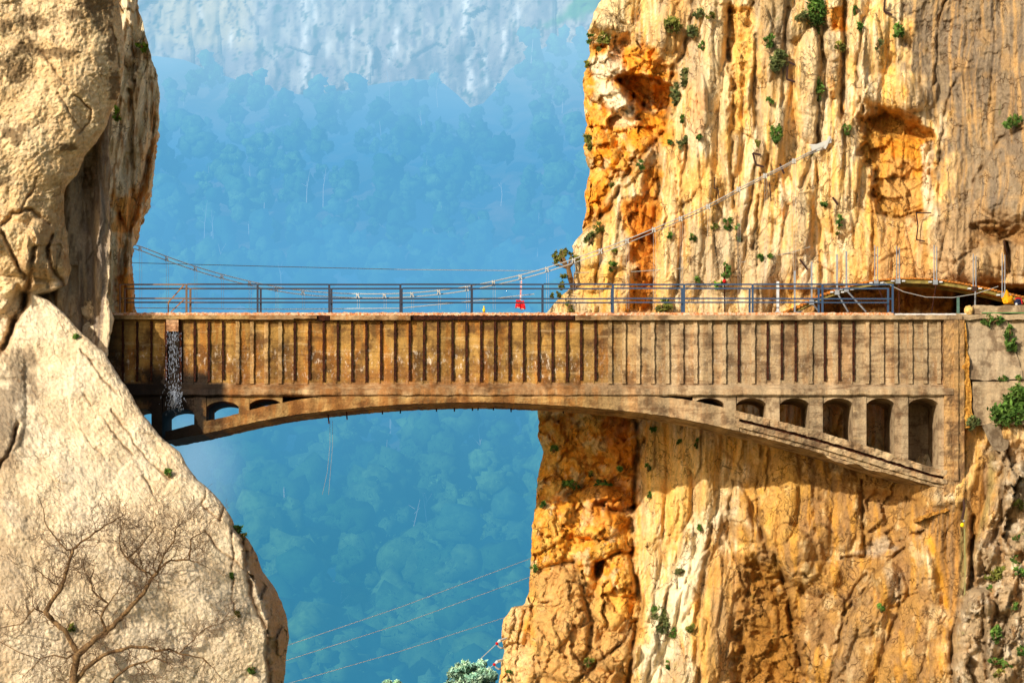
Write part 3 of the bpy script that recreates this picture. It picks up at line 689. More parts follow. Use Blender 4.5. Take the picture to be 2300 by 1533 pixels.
def left_depth(X, Y, S):
    up = 1 - sstep(640, 664, Y + 0.25 * (X - 60))
    wx = X + 14 * fbm(X / 90, Y / 90, 3, 15); wy = Y + 14 * fbm(X / 90, Y / 90, 3, 19)
    Dl = -3.2 - 3.0 * sstep(650, 1533, Y) - 0.0045 * (300 - X) * sstep(700, 1200, Y)
    Du = -4.8 + 0.9 * sstep(350, 650, Y) + 0.002 * np.clip(X, -100, 300)
    # the bulge turns under toward its lower right rim
    q = np.clip(1 - S / 110, 0, 1)
    Du = Du + 1.1 * q ** 2
    D = Du * up + Dl * (1 - up)
    D -= up * (0.45 * fbm(wx / 120, wy / 150, 3, 201) + 0.07 * facets(wx / 70, wy / 90, 203, 1.0)[0] + 0.085 * fbm(wx / 26, wy / 30, 4, 205, 0.6))
    low = up * sstep(440, 520, Y)
    D -= low * 0.25 * facets(wx / 60, wy / 80, 207, 1.3)[0]
    D -= (1 - up) * (0.35 * fbm(wx / 210, wy / 210, 3, 209) + 0.06 * fbm(wx / 30, wy / 34, 4, 211, 0.62) + 0.05 * facets(wx / 90, wy / 120, 213, 1)[0])
    # shaded side face of the slab's right rim
    wdt = np.interp(Y, [1150, 1200, 1300, 1400, 1540], [0, 16, 40, 48, 40])
    fr = np.clip((wdt + 8 * fbm(X / 30, Y / 30, 3, 215) - S) / 50, 0, 1) * (wdt > 1)
    D += fr * 2.6 - (fr > 0.02) * 0.4 * facets(wx / 22, wy / 46, 217, 1.2)[0]
    D -= (0.06 + 0.03 * up) * fbm(X / 8, Y / 8, 3, 221, 0.7) + 0.03 * (fbm(X / 3.6, Y / 4.5, 2, 223))
    domes(X, Y, D, [(30, 560, 60, 60, 0, 0.5), (90, 560, 40, 70, 0, 0.5), (130, 600, 24, 60, 0, 0.4), (20, 700, 34, 60, 10, 0.4), (0, 900, 60, 150, 0, 0.3)])
    D += 0.9 * area(X, Y, [(-100, 770), (14, 790), (36, 720), (60, 668), (40, 640), (10, 700), (-100, 700)], 14, 4)
    strokes(X, Y, D, L_CRACKS)
    return D

def left_color(X, Y, S, D):
    up = 1 - sstep(640, 664, Y + 0.25 * (X - 60))
    n = lambda sc_, sd, lo=-0.25, hi=0.25: sstep(lo, hi, fbm(X / sc_, Y / sc_, 4, sd, 0.6))
    sl = np.zeros(X.shape + (3,)) + lin((228, 206, 172)); sl = mixc(sl, lin((216, 186, 142)), 0.6 * n(140, 231)); sl = mixc(sl, lin((240, 218, 178)), 0.5 * n(60, 233, 0.0, 0.3)); sl = mixc(sl, lin((190, 160, 118)), 0.4 * n(9, 235, 0.0, 0.3))
    bu = np.zeros(X.shape + (3,)) + lin((218, 190, 146)); bu = mixc(bu, lin((218, 176, 116)), 0.5 * n(90, 237)); bu = mixc(bu, lin((234, 206, 156)), 0.6 * n(50, 239, 0.0, 0.3)); bu = mixc(bu, lin((178, 134, 84)), 0.45 * n(10, 241, 0.0, 0.3))
    c = sl * (1 - up[..., None]) + bu * up[..., None]
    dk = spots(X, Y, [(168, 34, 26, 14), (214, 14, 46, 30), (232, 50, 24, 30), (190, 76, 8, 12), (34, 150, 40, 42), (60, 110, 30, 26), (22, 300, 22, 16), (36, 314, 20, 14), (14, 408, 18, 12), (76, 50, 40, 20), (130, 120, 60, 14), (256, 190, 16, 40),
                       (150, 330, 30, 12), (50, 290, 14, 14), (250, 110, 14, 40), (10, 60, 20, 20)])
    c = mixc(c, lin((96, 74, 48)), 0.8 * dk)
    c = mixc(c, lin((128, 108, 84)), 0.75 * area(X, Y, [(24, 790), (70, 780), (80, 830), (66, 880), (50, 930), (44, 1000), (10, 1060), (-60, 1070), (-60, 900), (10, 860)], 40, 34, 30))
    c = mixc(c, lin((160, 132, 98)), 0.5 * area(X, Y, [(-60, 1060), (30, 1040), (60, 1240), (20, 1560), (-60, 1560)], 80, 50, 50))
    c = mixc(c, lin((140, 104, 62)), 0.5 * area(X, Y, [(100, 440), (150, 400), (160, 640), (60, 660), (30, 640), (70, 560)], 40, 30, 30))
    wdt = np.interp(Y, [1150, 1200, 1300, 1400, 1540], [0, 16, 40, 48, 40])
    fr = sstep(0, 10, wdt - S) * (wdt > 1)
    c = mixc(c, lin((176, 134, 88)), 0.7 * fr)  # shade on the rim's side face painted in as darker brown
    tmp = np.zeros(X.shape)
    c = mixc(c, lin((110, 76, 44)), 0.7 * strokes(X, Y, tmp, [(p, w_ * 1.0, 0) for p, w_, d_ in L_CRACKS]))
    # hairline veins
    v = np.abs(fbm((1.25 * X - Y) / 46, (Y + 0.9 * X) / 300, 4, 251)) + 0.03 * sstep(0.1, -0.2, fbm(X / 60, Y / 60, 2, 252)) 
    c = mixc(c, lin((146, 104, 60)), 0.6 * sstep(0.010, 0.0, v) * (1 - up))
    pt = sstep(0.40, 0.52, fbm(X / 7, Y / 8, 2, 253)) * n(70, 255)
    c = mixc(c, lin((112, 84, 54)), 0.6 * pt)
    return c

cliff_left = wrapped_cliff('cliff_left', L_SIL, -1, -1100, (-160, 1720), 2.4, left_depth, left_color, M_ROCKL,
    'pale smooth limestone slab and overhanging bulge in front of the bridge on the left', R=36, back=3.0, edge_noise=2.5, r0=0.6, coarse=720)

# recessed grey wall between the bulge and the slab
def rec_depth(X, Y, S):
    wx = X + 10 * fbm(X / 70, Y / 120, 3, 25)
    D = -1.6 + 0.003 * (200 - X) + 0 * Y
    D -= 0.35 * (1 - ridged(wx / 46, Y / 420, 3, 261)) + 0.10 * fbm(wx / 18, Y / 60, 4, 263, 0.6) + 0.15 * facets(wx / 36, Y / 120, 265, 1.0)[0]
    D += 0.5 * np.exp(-((X - 196 + 0.0 * Y) / 14) ** 2) * sstep(260, 420, Y)
    domes(X, Y, D, [(120, 720, 12, 90, -14, 0.6), (140, 640, 16, 60, 6, 0.5), (190, 600, 16, 90, 0, 0.2)])
    D += 0.35 * sstep(20, 40, S) * sstep(300, 360, Y)
    return D
def rec_color(X, Y, S, D):
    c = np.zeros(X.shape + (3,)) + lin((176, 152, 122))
    c = mixc(c, lin((132, 116, 100)), 0.9 * area(X, Y, [(196, 250), (248, 250), (250, 500), (240, 640), (226, 780), (170, 780), (190, 500)], 30, 12))  # shade of the recess partly painted in as grey
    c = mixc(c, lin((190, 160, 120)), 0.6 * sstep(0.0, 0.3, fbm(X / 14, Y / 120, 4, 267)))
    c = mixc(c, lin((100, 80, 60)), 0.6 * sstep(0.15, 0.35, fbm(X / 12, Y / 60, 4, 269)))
    c = mixc(c, lin((232, 206, 166)), 0.85 * area(X, Y, [(244, 560), (252, 540), (262, 700), (250, 800), (216, 800), (226, 750), (236, 680)], 6, 4, 12))  # sunlight on the outer edge painted in as a paler tone
    return c
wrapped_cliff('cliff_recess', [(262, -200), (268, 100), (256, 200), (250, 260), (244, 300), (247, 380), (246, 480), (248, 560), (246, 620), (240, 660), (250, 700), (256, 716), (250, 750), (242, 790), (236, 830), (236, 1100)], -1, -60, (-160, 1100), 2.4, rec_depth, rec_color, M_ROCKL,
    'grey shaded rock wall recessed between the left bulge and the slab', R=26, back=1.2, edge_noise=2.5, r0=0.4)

# buttress behind, sunlit, reaching further right
def but_depth(X, Y, S):
    wx = X + 8 * fbm(X / 60, Y / 140, 3, 35) + 0.12 * np.clip(Y - 300, -300, 200)
    D = 4.2 + 0.006 * S
    D -= 0.5 * (1 - ridged(wx / 34, Y / 360, 3, 271)) + 0.14 * fbm(wx / 9, Y / 40, 4, 273, 0.6) + 0.2 * facets(wx / 26, Y / 80, 275, 1)[0]
    strokes(X, Y, D, [([(290, 200), (300, 260), (294, 320), (300, 380)], 4, 0.6), ([(350, 260), (330, 380), (306, 470), (290, 530)], 4, 0.5), ([(270, 480), (284, 530), (276, 600), (290, 700)], 4, 0.5), ([(262, 0), (296, 60), (300, 180)], 3, 0.4)])
    domes(X, Y, D, [(318, 300, 16, 150, 5, 0.6), (276, 420, 20, 120, 4, 0.6), (280, 60, 20, 90, -8, 0.5), (262, 560, 12, 70, 0, 0.4), (286, 640, 14, 70, 0, 0.5)])
    return D
def but_color(X, Y, S, D):
    c = np.zeros(X.shape + (3,)) + lin((236, 212, 168))
    c = mixc(c, PALE, 0.6 * sstep(0, 0.3, fbm(X / 10, Y / 60, 4, 277)))
    c = mixc(c, lin((170, 118, 60)), 0.75 * sstep(0.08, 0.3, fbm(X / 12, Y / 70, 4, 279)))
    c = mixc(c, lin((226, 156, 62)), 0.8 * area(X, Y, [(250, 440), (330, 430), (320, 480), (296, 520), (270, 540), (250, 520)], 30, 20, 26))
    c = mixc(c, lin((228, 146, 40)), 0.85 * area(X, Y, [(262, 620), (304, 600), (306, 720), (262, 720)], 14, 10, 16))
    c = mixc(c, lin((228, 150, 50)), 0.6 * area(X, Y, [(345, 300), (356, 300), (330, 420), (312, 480), (306, 470)], 8, 8, 16))
    c = mixc(c, lin((120, 84, 48)), 0.6 * area(X, Y, [(280, 130), (300, 120), (310, 200), (290, 210)], 12, 16, 16))
    return c
wrapped_cliff('cliff_buttress', [(296, -200), (306, -20), (312, 20), (322, 50), (332, 90), (342, 140), (354, 168), (358, 196), (357, 240), (354, 300), (348, 340), (344, 380), (334, 424), (322, 462), (308, 500), (298, 514), (296, 540), (299, 570), (296, 600), (300, 640), (303, 690), (300, 760), (300, 1150)], -1, 120, (-160, 1150), 2.2, but_depth, but_color, M_ROCK,
    'narrow sunlit limestone buttress standing behind the left end of the bridge', R=24, back=9.0, edge_noise=3, r0=0.5)
# ------------------------------------------------------------------ far hillside with haze
# haze painted into the materials as blue emission growing with world y and height
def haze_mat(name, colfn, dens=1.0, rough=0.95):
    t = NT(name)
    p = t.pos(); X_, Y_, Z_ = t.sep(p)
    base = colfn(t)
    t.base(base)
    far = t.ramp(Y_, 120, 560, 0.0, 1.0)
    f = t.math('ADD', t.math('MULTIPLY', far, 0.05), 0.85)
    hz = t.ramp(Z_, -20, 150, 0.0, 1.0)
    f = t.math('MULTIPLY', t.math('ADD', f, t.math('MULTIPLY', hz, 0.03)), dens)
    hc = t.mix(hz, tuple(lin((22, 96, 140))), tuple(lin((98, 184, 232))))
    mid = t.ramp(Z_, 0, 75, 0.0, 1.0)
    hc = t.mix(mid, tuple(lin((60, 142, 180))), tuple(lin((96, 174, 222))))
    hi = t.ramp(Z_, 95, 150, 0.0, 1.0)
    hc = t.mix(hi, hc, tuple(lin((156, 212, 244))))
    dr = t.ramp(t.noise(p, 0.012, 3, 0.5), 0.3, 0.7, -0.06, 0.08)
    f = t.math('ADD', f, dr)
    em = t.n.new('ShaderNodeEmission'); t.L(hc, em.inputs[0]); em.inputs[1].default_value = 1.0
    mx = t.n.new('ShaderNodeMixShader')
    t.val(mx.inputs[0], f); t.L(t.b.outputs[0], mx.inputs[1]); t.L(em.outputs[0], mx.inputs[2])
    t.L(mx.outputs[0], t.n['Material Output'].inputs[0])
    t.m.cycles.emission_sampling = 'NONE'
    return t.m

RIM = [(-2500, 120), (0, 110), (350, 116), (420, 125), (470, 150), (520, 165), (570, 186), (660, 200), (690, 205), (760, 196), (860, 176), (940, 168), (990, 172), (1030, 205), (1060, 236), (1100, 214), (1140, 150), (1200, 110), (1290, 60), (1400, 20), (1700, 40), (4000, 60)]
def hill_point(px, py):
    px = np.asarray(px, float); py = np.asarray(py, float)
    t = np.clip((1760 - py) / 1560, -0.4, 1.3)
    y = 185 + 335 * np.where(t > 0, np.abs(t) ** 1.15, t * 0.7)
    y = y + 26 * fbm(px / 330 + py / 900, py / 600, 3, 301) * np.clip(1.2 - t, 0.1, 1) + 8 * fbm(px / 90 + py / 260, py / 150, 3, 303)
    k = PXM * (DIST + y) / DIST
    return np.stack([(px - CXP) * k, y, (HOR - py) * k], -1)

def ground_col(t):
    n = t.noise(t.pos(), 0.08, 5, 0.6)
    return t.mix(t.ramp(n, 0.4, 0.62), tuple(lin((92, 96, 70))), tuple(lin((150, 130, 110))))
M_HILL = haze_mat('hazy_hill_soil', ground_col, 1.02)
gx = np.linspace(-2400, 4600, 240); gy = np.linspace(0, 1, 150)
GXX, T_ = np.meshgrid(gx, gy)
rim = np.interp(GXX, [p[0] for p in RIM], [p[1] for p in RIM])
GYY = rim + 10 + (2250 - rim) * T_
hv = hill_point(GXX, GYY)
hill = mesh_np('hillside', hv.reshape(-1, 3), grid_faces(*GXX.shape)[:, ::-1], M_HILL)
tag(hill, 'hazy forested hillside rising beyond the gorge', 'hillside', None, 'structure')

def green_col(t):
    v = t.attr('Col')
    n = t.noise(t.pos(), 0.9, 4, 0.6)
    return t.mix(t.ramp(n, 0.35, 0.65, 0, 0.6), v, tuple(lin((40, 84, 50))))
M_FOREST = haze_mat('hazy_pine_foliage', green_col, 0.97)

# many pines merged: a wood that reads as one mass
def ico_unit():
    bm = bmesh.new(); bmesh.ops.create_icosphere(bm, subdivisions=2, radius=1.0)
    v = np.array([q.co[:] for q in bm.verts]); f = np.array([[q.index for q in g.verts] for g in bm.faces]); bm.free()
    return v, f
IV, IF = ico_unit()
rs = np.random.RandomState(11)
vs = []; fs = []; cs = []; off = 0
NT_ = 2100
tx = rs.uniform(-200, 1800, NT_); ty_ = rs.uniform(0, 1, NT_)
rimt = np.interp(tx, [p[0] for p in RIM], [p[1] for p in RIM])
tyy = rimt + 40 + (1790 - rimt) * ty_
order = np.argsort(tyy)
dens_ = fbm(tx / 160, tyy / 160, 3, 311)
tp = hill_point(tx, tyy)
trunk = MB()
for i in range(NT_):
    if dens_[i] < -0.30: continue
    b = tp[i]
    H = (4.5 + 10 * rs.rand() ** 1.5) * (1.0 - 0.30 * np.clip((b[1] - 350) / 150, 0, 1))
    wd = H * rs.uniform(0.26, 0.40)
    lean = rs.uniform(-0.5, 0.5)
    nl = rs.randint(6, 10)
    tone = rs.uniform(0, 1)
    cbase = lin((50, 104, 60)) * (1 - tone) + lin((104, 158, 98)) * tone
    for j in range(nl):
        h = rs.uniform(0.38, 0.98)
        spread = wd * (1.05 - abs(h - 0.6) * 1.5)
        a = rs.uniform(0, 6.28); rr = rs.uniform(0.1, 0.85) * spread
        c0 = b + np.array([math.cos(a) * rr + lean * h, math.sin(a) * rr, H * h])
        r = H * rs.uniform(0.10, 0.21)
        n_ = 1 + 0.40 * np.sin(IV[:, 0] * 5 + rs.uniform(0, 6)) * np.sin(IV[:, 1] * 6 + rs.uniform(0, 6)) + rs.uniform(-0.30, 0.30, len(IV))
        v = IV * n_[:, None] * r * np.array([rs.uniform(0.8, 1.2), 1.0, rs.uniform(0.7, 1.2)]) + c0
        vs.append(v); fs.append(IF + off); off += len(v)
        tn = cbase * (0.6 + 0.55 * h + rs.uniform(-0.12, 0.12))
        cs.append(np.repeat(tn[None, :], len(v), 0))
        m_n = 30
        dd = rs.normal(size=(m_n, 3)); dd /= np.linalg.norm(dd, axis=1)[:, None]; dd[:, 1] = -np.abs(dd[:, 1])
        q = c0 + dd * r * rs.uniform(0.85, 1.35, (m_n, 1))
        ta = rs.normal(size=(m_n, 3)); ta /= np.linalg.norm(ta, axis=1)[:, None]; tb_ = np.cross(ta, dd); tb_ /= np.linalg.norm(tb_, axis=1)[:, None] + 1e-6
        sz = rs.uniform(0.14, 0.34, (m_n, 1))
        qv = np.stack([q - ta * sz, q + tb_ * sz * 0.6, q + ta * sz], 1).reshape(-1, 3)
        vs.append(qv); fs.append(np.arange(m_n * 3).reshape(m_n, 3) + off); off += len(qv)
        cs.append(np.repeat((tn[None, :] * rs.uniform(0.55, 1.5, (m_n, 1))), 3, 0))
    if rs.rand() < 0.07:
        trunk.tube([b, b + np.array([lean * 0.6 + rs.uniform(-.5, .5), -wd * 0.8, H * rs.uniform(0.5, 1.0)])], [H * 0.018, H * 0.008], 4, False)
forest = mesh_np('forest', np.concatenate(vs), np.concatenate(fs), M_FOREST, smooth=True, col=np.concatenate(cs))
tag(forest, 'hazy blue green pine forest covering the hillside behind the bridge', 'forest', None, 'stuff')
del vs, fs, cs
# bare pale stems that show between the crowns
def stem_col(t): return t.mix(0.0, tuple(lin((225, 214, 205))), (1, 1, 1))
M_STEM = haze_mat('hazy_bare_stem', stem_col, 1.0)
for (sx_, sy_, n_) in [(390, 470, 3), (690, 450, 3), (745, 460, 3), (470, 560, 5), (1000, 640, 4), (1040, 640, 5), (860, 1100, 2), (815, 1150, 3), (945, 1240, 1), (1070, 1060, 2), (860, 235, 2), (985, 240, 2), (950, 300, 2), (1150, 470, 3), (1100, 560, 2), (640, 640, 3), (985, 1190, 2), (700, 1400, 5), (760, 1430, 4), (890, 1480, 3), (640, 1180, 2), (560, 440, 2), (510, 640, 2)]:
    for k in range(max(1, n_ // 2)):
        b = hill_point(sx_ + rs.uniform(-26, 26), sy_ + rs.uniform(0, 30)); b[1] -= 7
        H = rs.uniform(5, 9)
        mid = b + np.array([rs.uniform(-.4, .4), 0, H * 0.5])
        trunk.tube([b, mid, b + np.array([rs.uniform(-.8, .8), 0, H])], [0.10, 0.08, 0.03], 4, False)
        for q in range(3):
            t0 = mid + (np.array(b) + np.array([0, 0, H]) - mid) * rs.uniform(0, 0.7)
            trunk.tube([t0, t0 + np.array([rs.uniform(-1.2, 1.2), 0, rs.uniform(0.4, 1.4)])], [0.05, 0.02], 3, False)
st = trunk.build('bare_stems', M_STEM)
tag(st, 'pale bare stems scattered through the hazy pine forest', 'tree stems', None, 'stuff')

# far cliff above the wood
def cliff_col(t): return t.attr('Col')
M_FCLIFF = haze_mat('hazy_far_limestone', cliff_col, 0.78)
cx_, cy_ = np.meshgrid(np.linspace(-2400, 4600, 1500), np.linspace(-900, 300, 330))
D = 548 + 6 * fbm(cx_ / 300, cy_ / 400, 4, 401) - 1.2 * (1 - ridged(cx_ / 90, cy_ / 300, 4, 403)) - 1.5 * facets(cx_ / 70, cy_ / 120, 405, 1.0)[0] - 0.5 * fbm(cx_ / 20, cy_ / 40, 3, 407)
D += 0.5 * facets(cx_ / 26, cy_ / 60, 409, 1.0)[0]
c = np.zeros(cx_.shape + (3,)) + lin((176, 168, 160)); c = mixc(c, lin((120, 112, 120)), 0.9 * sstep(0.0, 0.25, fbm(cx_ / 22, cy_ / 60, 5, 419, 0.65))); c = mixc(c, lin((140, 130, 132)), sstep(-0.2, 0.3, fbm(cx_ / 60, cy_ / 90, 4, 411)))
c = mixc(c, lin((214, 196, 150)), 0.6 * area(cx_, cy_, [(340, -50), (560, -50), (560, 100), (340, 110)], 60, 20))
wstr = 0
for sx_, s0, s1, wd in [(685, -10, 200, 9), (700, -40, 60, 12), (735, 80, 130, 8), (1055, 90, 215, 9), (1045, -20, 90, 10), (890, 50, 130, 8), (880, 90, 150, 6), (832, 90, 170, 4), (1130, 60, 140, 5), (1160, 10, 60, 7), (520, 60, 110, 5), (1240, 30, 120, 4), (450, -20, 60, 5), (790, 40, 150, 4), (1090, 100, 200, 6)]:
    wstr = np.maximum(wstr, np.exp(-((cx_ - sx_ - 10 * fbm(cx_ / 40, cy_ / 40, 3, 413)) / wd) ** 2) * sstep(s0 - 10, s0 + 20, cy_) * sstep(s1 + 10, s1 - 20, cy_))
c = mixc(c, (0.95, 0.92, 0.88), 0.75 * wstr * (0.5 + sstep(-0.3, 0.3, fbm(cx_ / 8, cy_ / 26, 3, 415)) * 0.5))
c = mixc(c, lin((60, 80, 64)), 0.9 * sstep(0.18, 0.32, fbm(cx_ / 26, cy_ / 46, 5, 417, 0.65))); ck = np.abs(fbm(cx_ / 50, cy_ / 160, 4, 421)); c = mixc(c, lin((70, 66, 80)), 0.8 * sstep(0.02, 0.0, ck)); ck = np.abs(fbm(cx_ / 110, cy_ / 40, 4, 423)); c = mixc(c, lin((90, 80, 84)), 0.6 * sstep(0.015, 0.0, ck))
c = mixc(c, lin((70, 130, 50)), 0.9 * area(cx_, cy_, [(1230, 60), (1290, 0), (1340, -40), (1700, -60), (1700, 60), (1330, 30)], 30, 16))
k = PXM * (DIST + D) / DIST
fc_v = np.stack([(cx_ - CXP) * k, D, (HOR - cy_) * k], -1)
fcl = mesh_np('far_cliff', fc_v.reshape(-1, 3), grid_faces(*cx_.shape)[:, ::-1], M_FCLIFF, col=c.reshape(-1, 3))
tag(fcl, 'pale hazy limestone wall with white streaks above the forest', 'cliff', None, 'structure')

# valley floor, one sheet out to the horizon
def fl(t):
    n = t.noise(t.pos(), 0.05, 6, 0.6)
    return t.mix(t.ramp(n, 0.4, 0.6), tuple(lin((120, 110, 84))), tuple(lin((84, 96, 58))))
tt = NT('valley_floor_soil'); tt.base(fl(tt))
gnd = mesh_np('ground', [(-5000, -5000, -34), (5000, -5000, -34), (5000, 5000, -34), (-5000, 5000, -34)], [(0, 1, 2, 3)], tt.m)
tag(gnd, 'valley floor far below the bridge', 'ground', None, 'structure')
# ------------------------------------------------------------------ aqueduct bridge
def concrete_material(name, c1, c2, rust=0.5, white=0.35, wet=True, streak=1.0, boards=0.0, grey=0.8):
    t = NT(name)
    p = t.pos(); X_, Y_, Z_ = t.sep(p)
    v = t.mp(p, (1, 1, 0.16))
    s1 = t.noise(v, 2.6, 6, 0.65)
    s2 = t.noise(v, 9.0, 5, 0.65)
    n1 = t.noise(p, 1.3, 6, 0.65); n2 = t.noise(p, 12.0, 5, 0.7); n3 = t.noise(p, 40.0, 3, 0.7)
    c = t.mix(t.ramp(n1, 0.35, 0.68), c1, c2)
    right = t.ramp(X_, 2.0, 6.5)                       # the right half is greyer and cleaner
    c = t.mix(t.math('MULTIPLY', right, grey), c, tuple(lin((170, 146, 112))))
    pn = t.ramp(t.noise(t.mp(p, (1.0, 0.0, 0.03)), 1.9, 2, 0.5), 0.3, 0.7, -0.28, 0.28)
    keep = t.ramp(X_, 2.0, 6.5, 1.0, 0.45)
    ru = t.math('MULTIPLY', keep, t.math('MULTIPLY', t.ramp(s1, 0.47, 0.62), rust * streak))
    c = t.mix(ru, c, tuple(lin((156, 96, 34))))
    da = t.math('MULTIPLY', t.ramp(n1, 0.48, 0.62), 0.6)
    c = t.mix(da, c, tuple(lin((70, 44, 24))))
    ru2 = t.math('MULTIPLY', keep, t.math('MULTIPLY', t.ramp(s2, 0.56, 0.72), rust * 0.8))
    c = t.mix(ru2, c, tuple(lin((112, 72, 34))))
    # lime bloom on the lower half of the wall
    zlow = t.math('MULTIPLY', t.ramp(Z_, 8.9, 9.3), t.ramp(Z_, 10.6, 9.9))
    wh = t.math('MULTIPLY', t.math('MULTIPLY', t.ramp(t.noise(t.mp(p, (1, 1, 0.5)), 7.0, 6, 0.75), 0.54, 0.64), zlow), white)
    wh = t.math('MULTIPLY', wh, t.ramp(X_, 1.0, 4.0, 0.75, 0.3))
    c = t.mix(wh, c, tuple(lin((226, 206, 180))))
    hb = t.noise(t.mp(p, (0.3, 1, 2.6)), 1.7, 5, 0.65)
    c = t.mix(t.math('MULTIPLY', t.ramp(hb, 0.52, 0.64), 0.5 * streak), c, tuple(lin((92, 60, 34))))
    c = t.mix(t.math('MULTIPLY', t.ramp(hb, 0.44, 0.32), 0.4 * streak), c, tuple(lin((196, 164, 116))))
    rl = t.math('MULTIPLY', t.math('MULTIPLY', t.ramp(Z_, 10.2, 9.3), t.ramp(X_, 3.0, -1.0)), t.ramp(t.noise(p, 1.9, 4, 0.6), 0.38, 0.62))
    c = t.mix(t.math('MULTIPLY', rl, 0.6), c, tuple(lin((128, 80, 38))))
    if wet:
        # soaked and algae-black around the spout
        dx = t.math('ABSOLUTE', t.math('ADD', X_, 12.65))
        wn = t.math('ADD', t.math('MULTIPLY', t.noise(p, 1.9, 5, 0.6), 1.6), -0.8)
        core = t.math('MULTIPLY', t.ramp(t.math('ADD', dx, t.math('MULTIPLY', wn, 0.12)), 0.42, 0.28), t.ramp(Z_, 11.1, 10.9))
        skirt = t.math('MULTIPLY', t.ramp(t.math('ADD', dx, wn), 1.5, 1.0), t.ramp(t.math('ADD', Z_, t.math('MULTIPLY', wn, 0.5)), 9.9, 9.2))
        band = t.math('MULTIPLY', t.ramp(X_, -10.6, -10.9), t.ramp(t.math('ADD', Z_, t.math('MULTIPLY', wn, 0.15)), 9.1, 8.95))
        band = t.math('MULTIPLY', band, t.ramp(Z_, 7.9, 8.5, 0.45, 1.0))
        lend = t.math('MULTIPLY', t.ramp(X_, -14.0, -15.0), 0.8)
        leg = t.math('MULTIPLY', t.ramp(X_, -11.4, -11.6), t.ramp(Z_, 7.9, 7.7))
        wm = t.math('MAXIMUM', t.math('MAXIMUM', core, skirt), t.math('MAXIMUM', t.math('MAXIMUM', band, lend), leg))
        c = t.mix(t.math('MULTIPLY', wm, 0.96), c, tuple(lin((22, 17, 13))))
        rg = t.math('ADD', t.math('MULTIPLY', wm, -0.15), 0.92)
        t.L(rg, t.b.inputs['Roughness'])
    c = t.mix(t.ramp(n3, 0.3, 0.7, 0.0, 0.35), c, (0.02, 0.015, 0.01), 'MIX') if False else c
    g = t.math('ADD', t.ramp(n2, 0.25, 0.75, -0.22, 0.22), t.ramp(n3, 0.3, 0.7, -0.12, 0.12)); g = t.math('ADD', t.math('ADD', g, pn), 1.0)
    m = t.n.new('ShaderNodeVectorMath'); m.operation = 'SCALE'; t.L(c, m.inputs[0]); t.L(g, m.inputs['Scale'])
    t.base(m.outputs[0])
    h = t.math('ADD', n2, t.math('MULTIPLY', n3, 0.4))
    if boards:                                          # marks of the shuttering boards
        wv = t.n.new('ShaderNodeTexWave'); wv.bands_direction = 'Z'; t.L(p, wv.inputs[0]); wv.inputs['Scale'].default_value = 1.3
        wv.inputs['Distortion'].default_value = 0.6; wv.inputs['Detail'].default_value = 2
        h = t.math('ADD', h, t.math('MULTIPLY', t.ramp(wv.outputs['Fac'], 0.0, 0.12), boards))
    t.bump(h, 0.5, 0.03)
    return t.m

M_WALL = concrete_material('stained_board_marked_concrete', tuple(lin((166, 126, 64))), tuple(lin((122, 90, 46))), 0.75, 0.9, True, 1.0, 0.6)
M_RIB = concrete_material('rib_concrete', tuple(lin((186, 150, 96))), tuple(lin((154, 118, 72))), 0.4, 0.4)
M_BEAM = concrete_material('beam_concrete', tuple(lin((166, 132, 92))), tuple(lin((134, 100, 62))), 0.5, 0.3)
M_ARCH = concrete_material('arch_concrete', tuple(lin((174, 138, 84))), tuple(lin((132, 98, 56))), 0.55, 0.3)
M_PILLAR = concrete_material('pillar_concrete', tuple(lin((166, 140, 106))), tuple(lin((134, 110, 80))), 0.35, 0.1)
M_PIER = concrete_material('ochre_pier_concrete', tuple(lin((186, 136, 68))), tuple(lin((150, 112, 70))), 0.8, 0.05, True, 1.0, 0.0, 0.3)
def rusty(name, a, b, d=(30, 14, 8)):
    t = NT(name); p = t.pos(); n = t.noise(p, 9, 6, 0.7); n2 = t.noise(p, 30, 4, 0.7)
    c = t.mix(t.ramp(n, 0.38, 0.6), tuple(lin(a)), tuple(lin(b))); c = t.mix(t.ramp(n2, 0.5, 0.7), c, tuple(lin(d)))
    t.base(c); t.bump(n2, 0.6, 0.03); return t.m
M_RUSTBAR = rusty('corroded_rebar', (40, 20, 12), (74, 36, 16))
M_RUSTEDGE = rusty('rust_flaked_coping', (236, 196, 160), (206, 130, 76), (90, 34, 18))

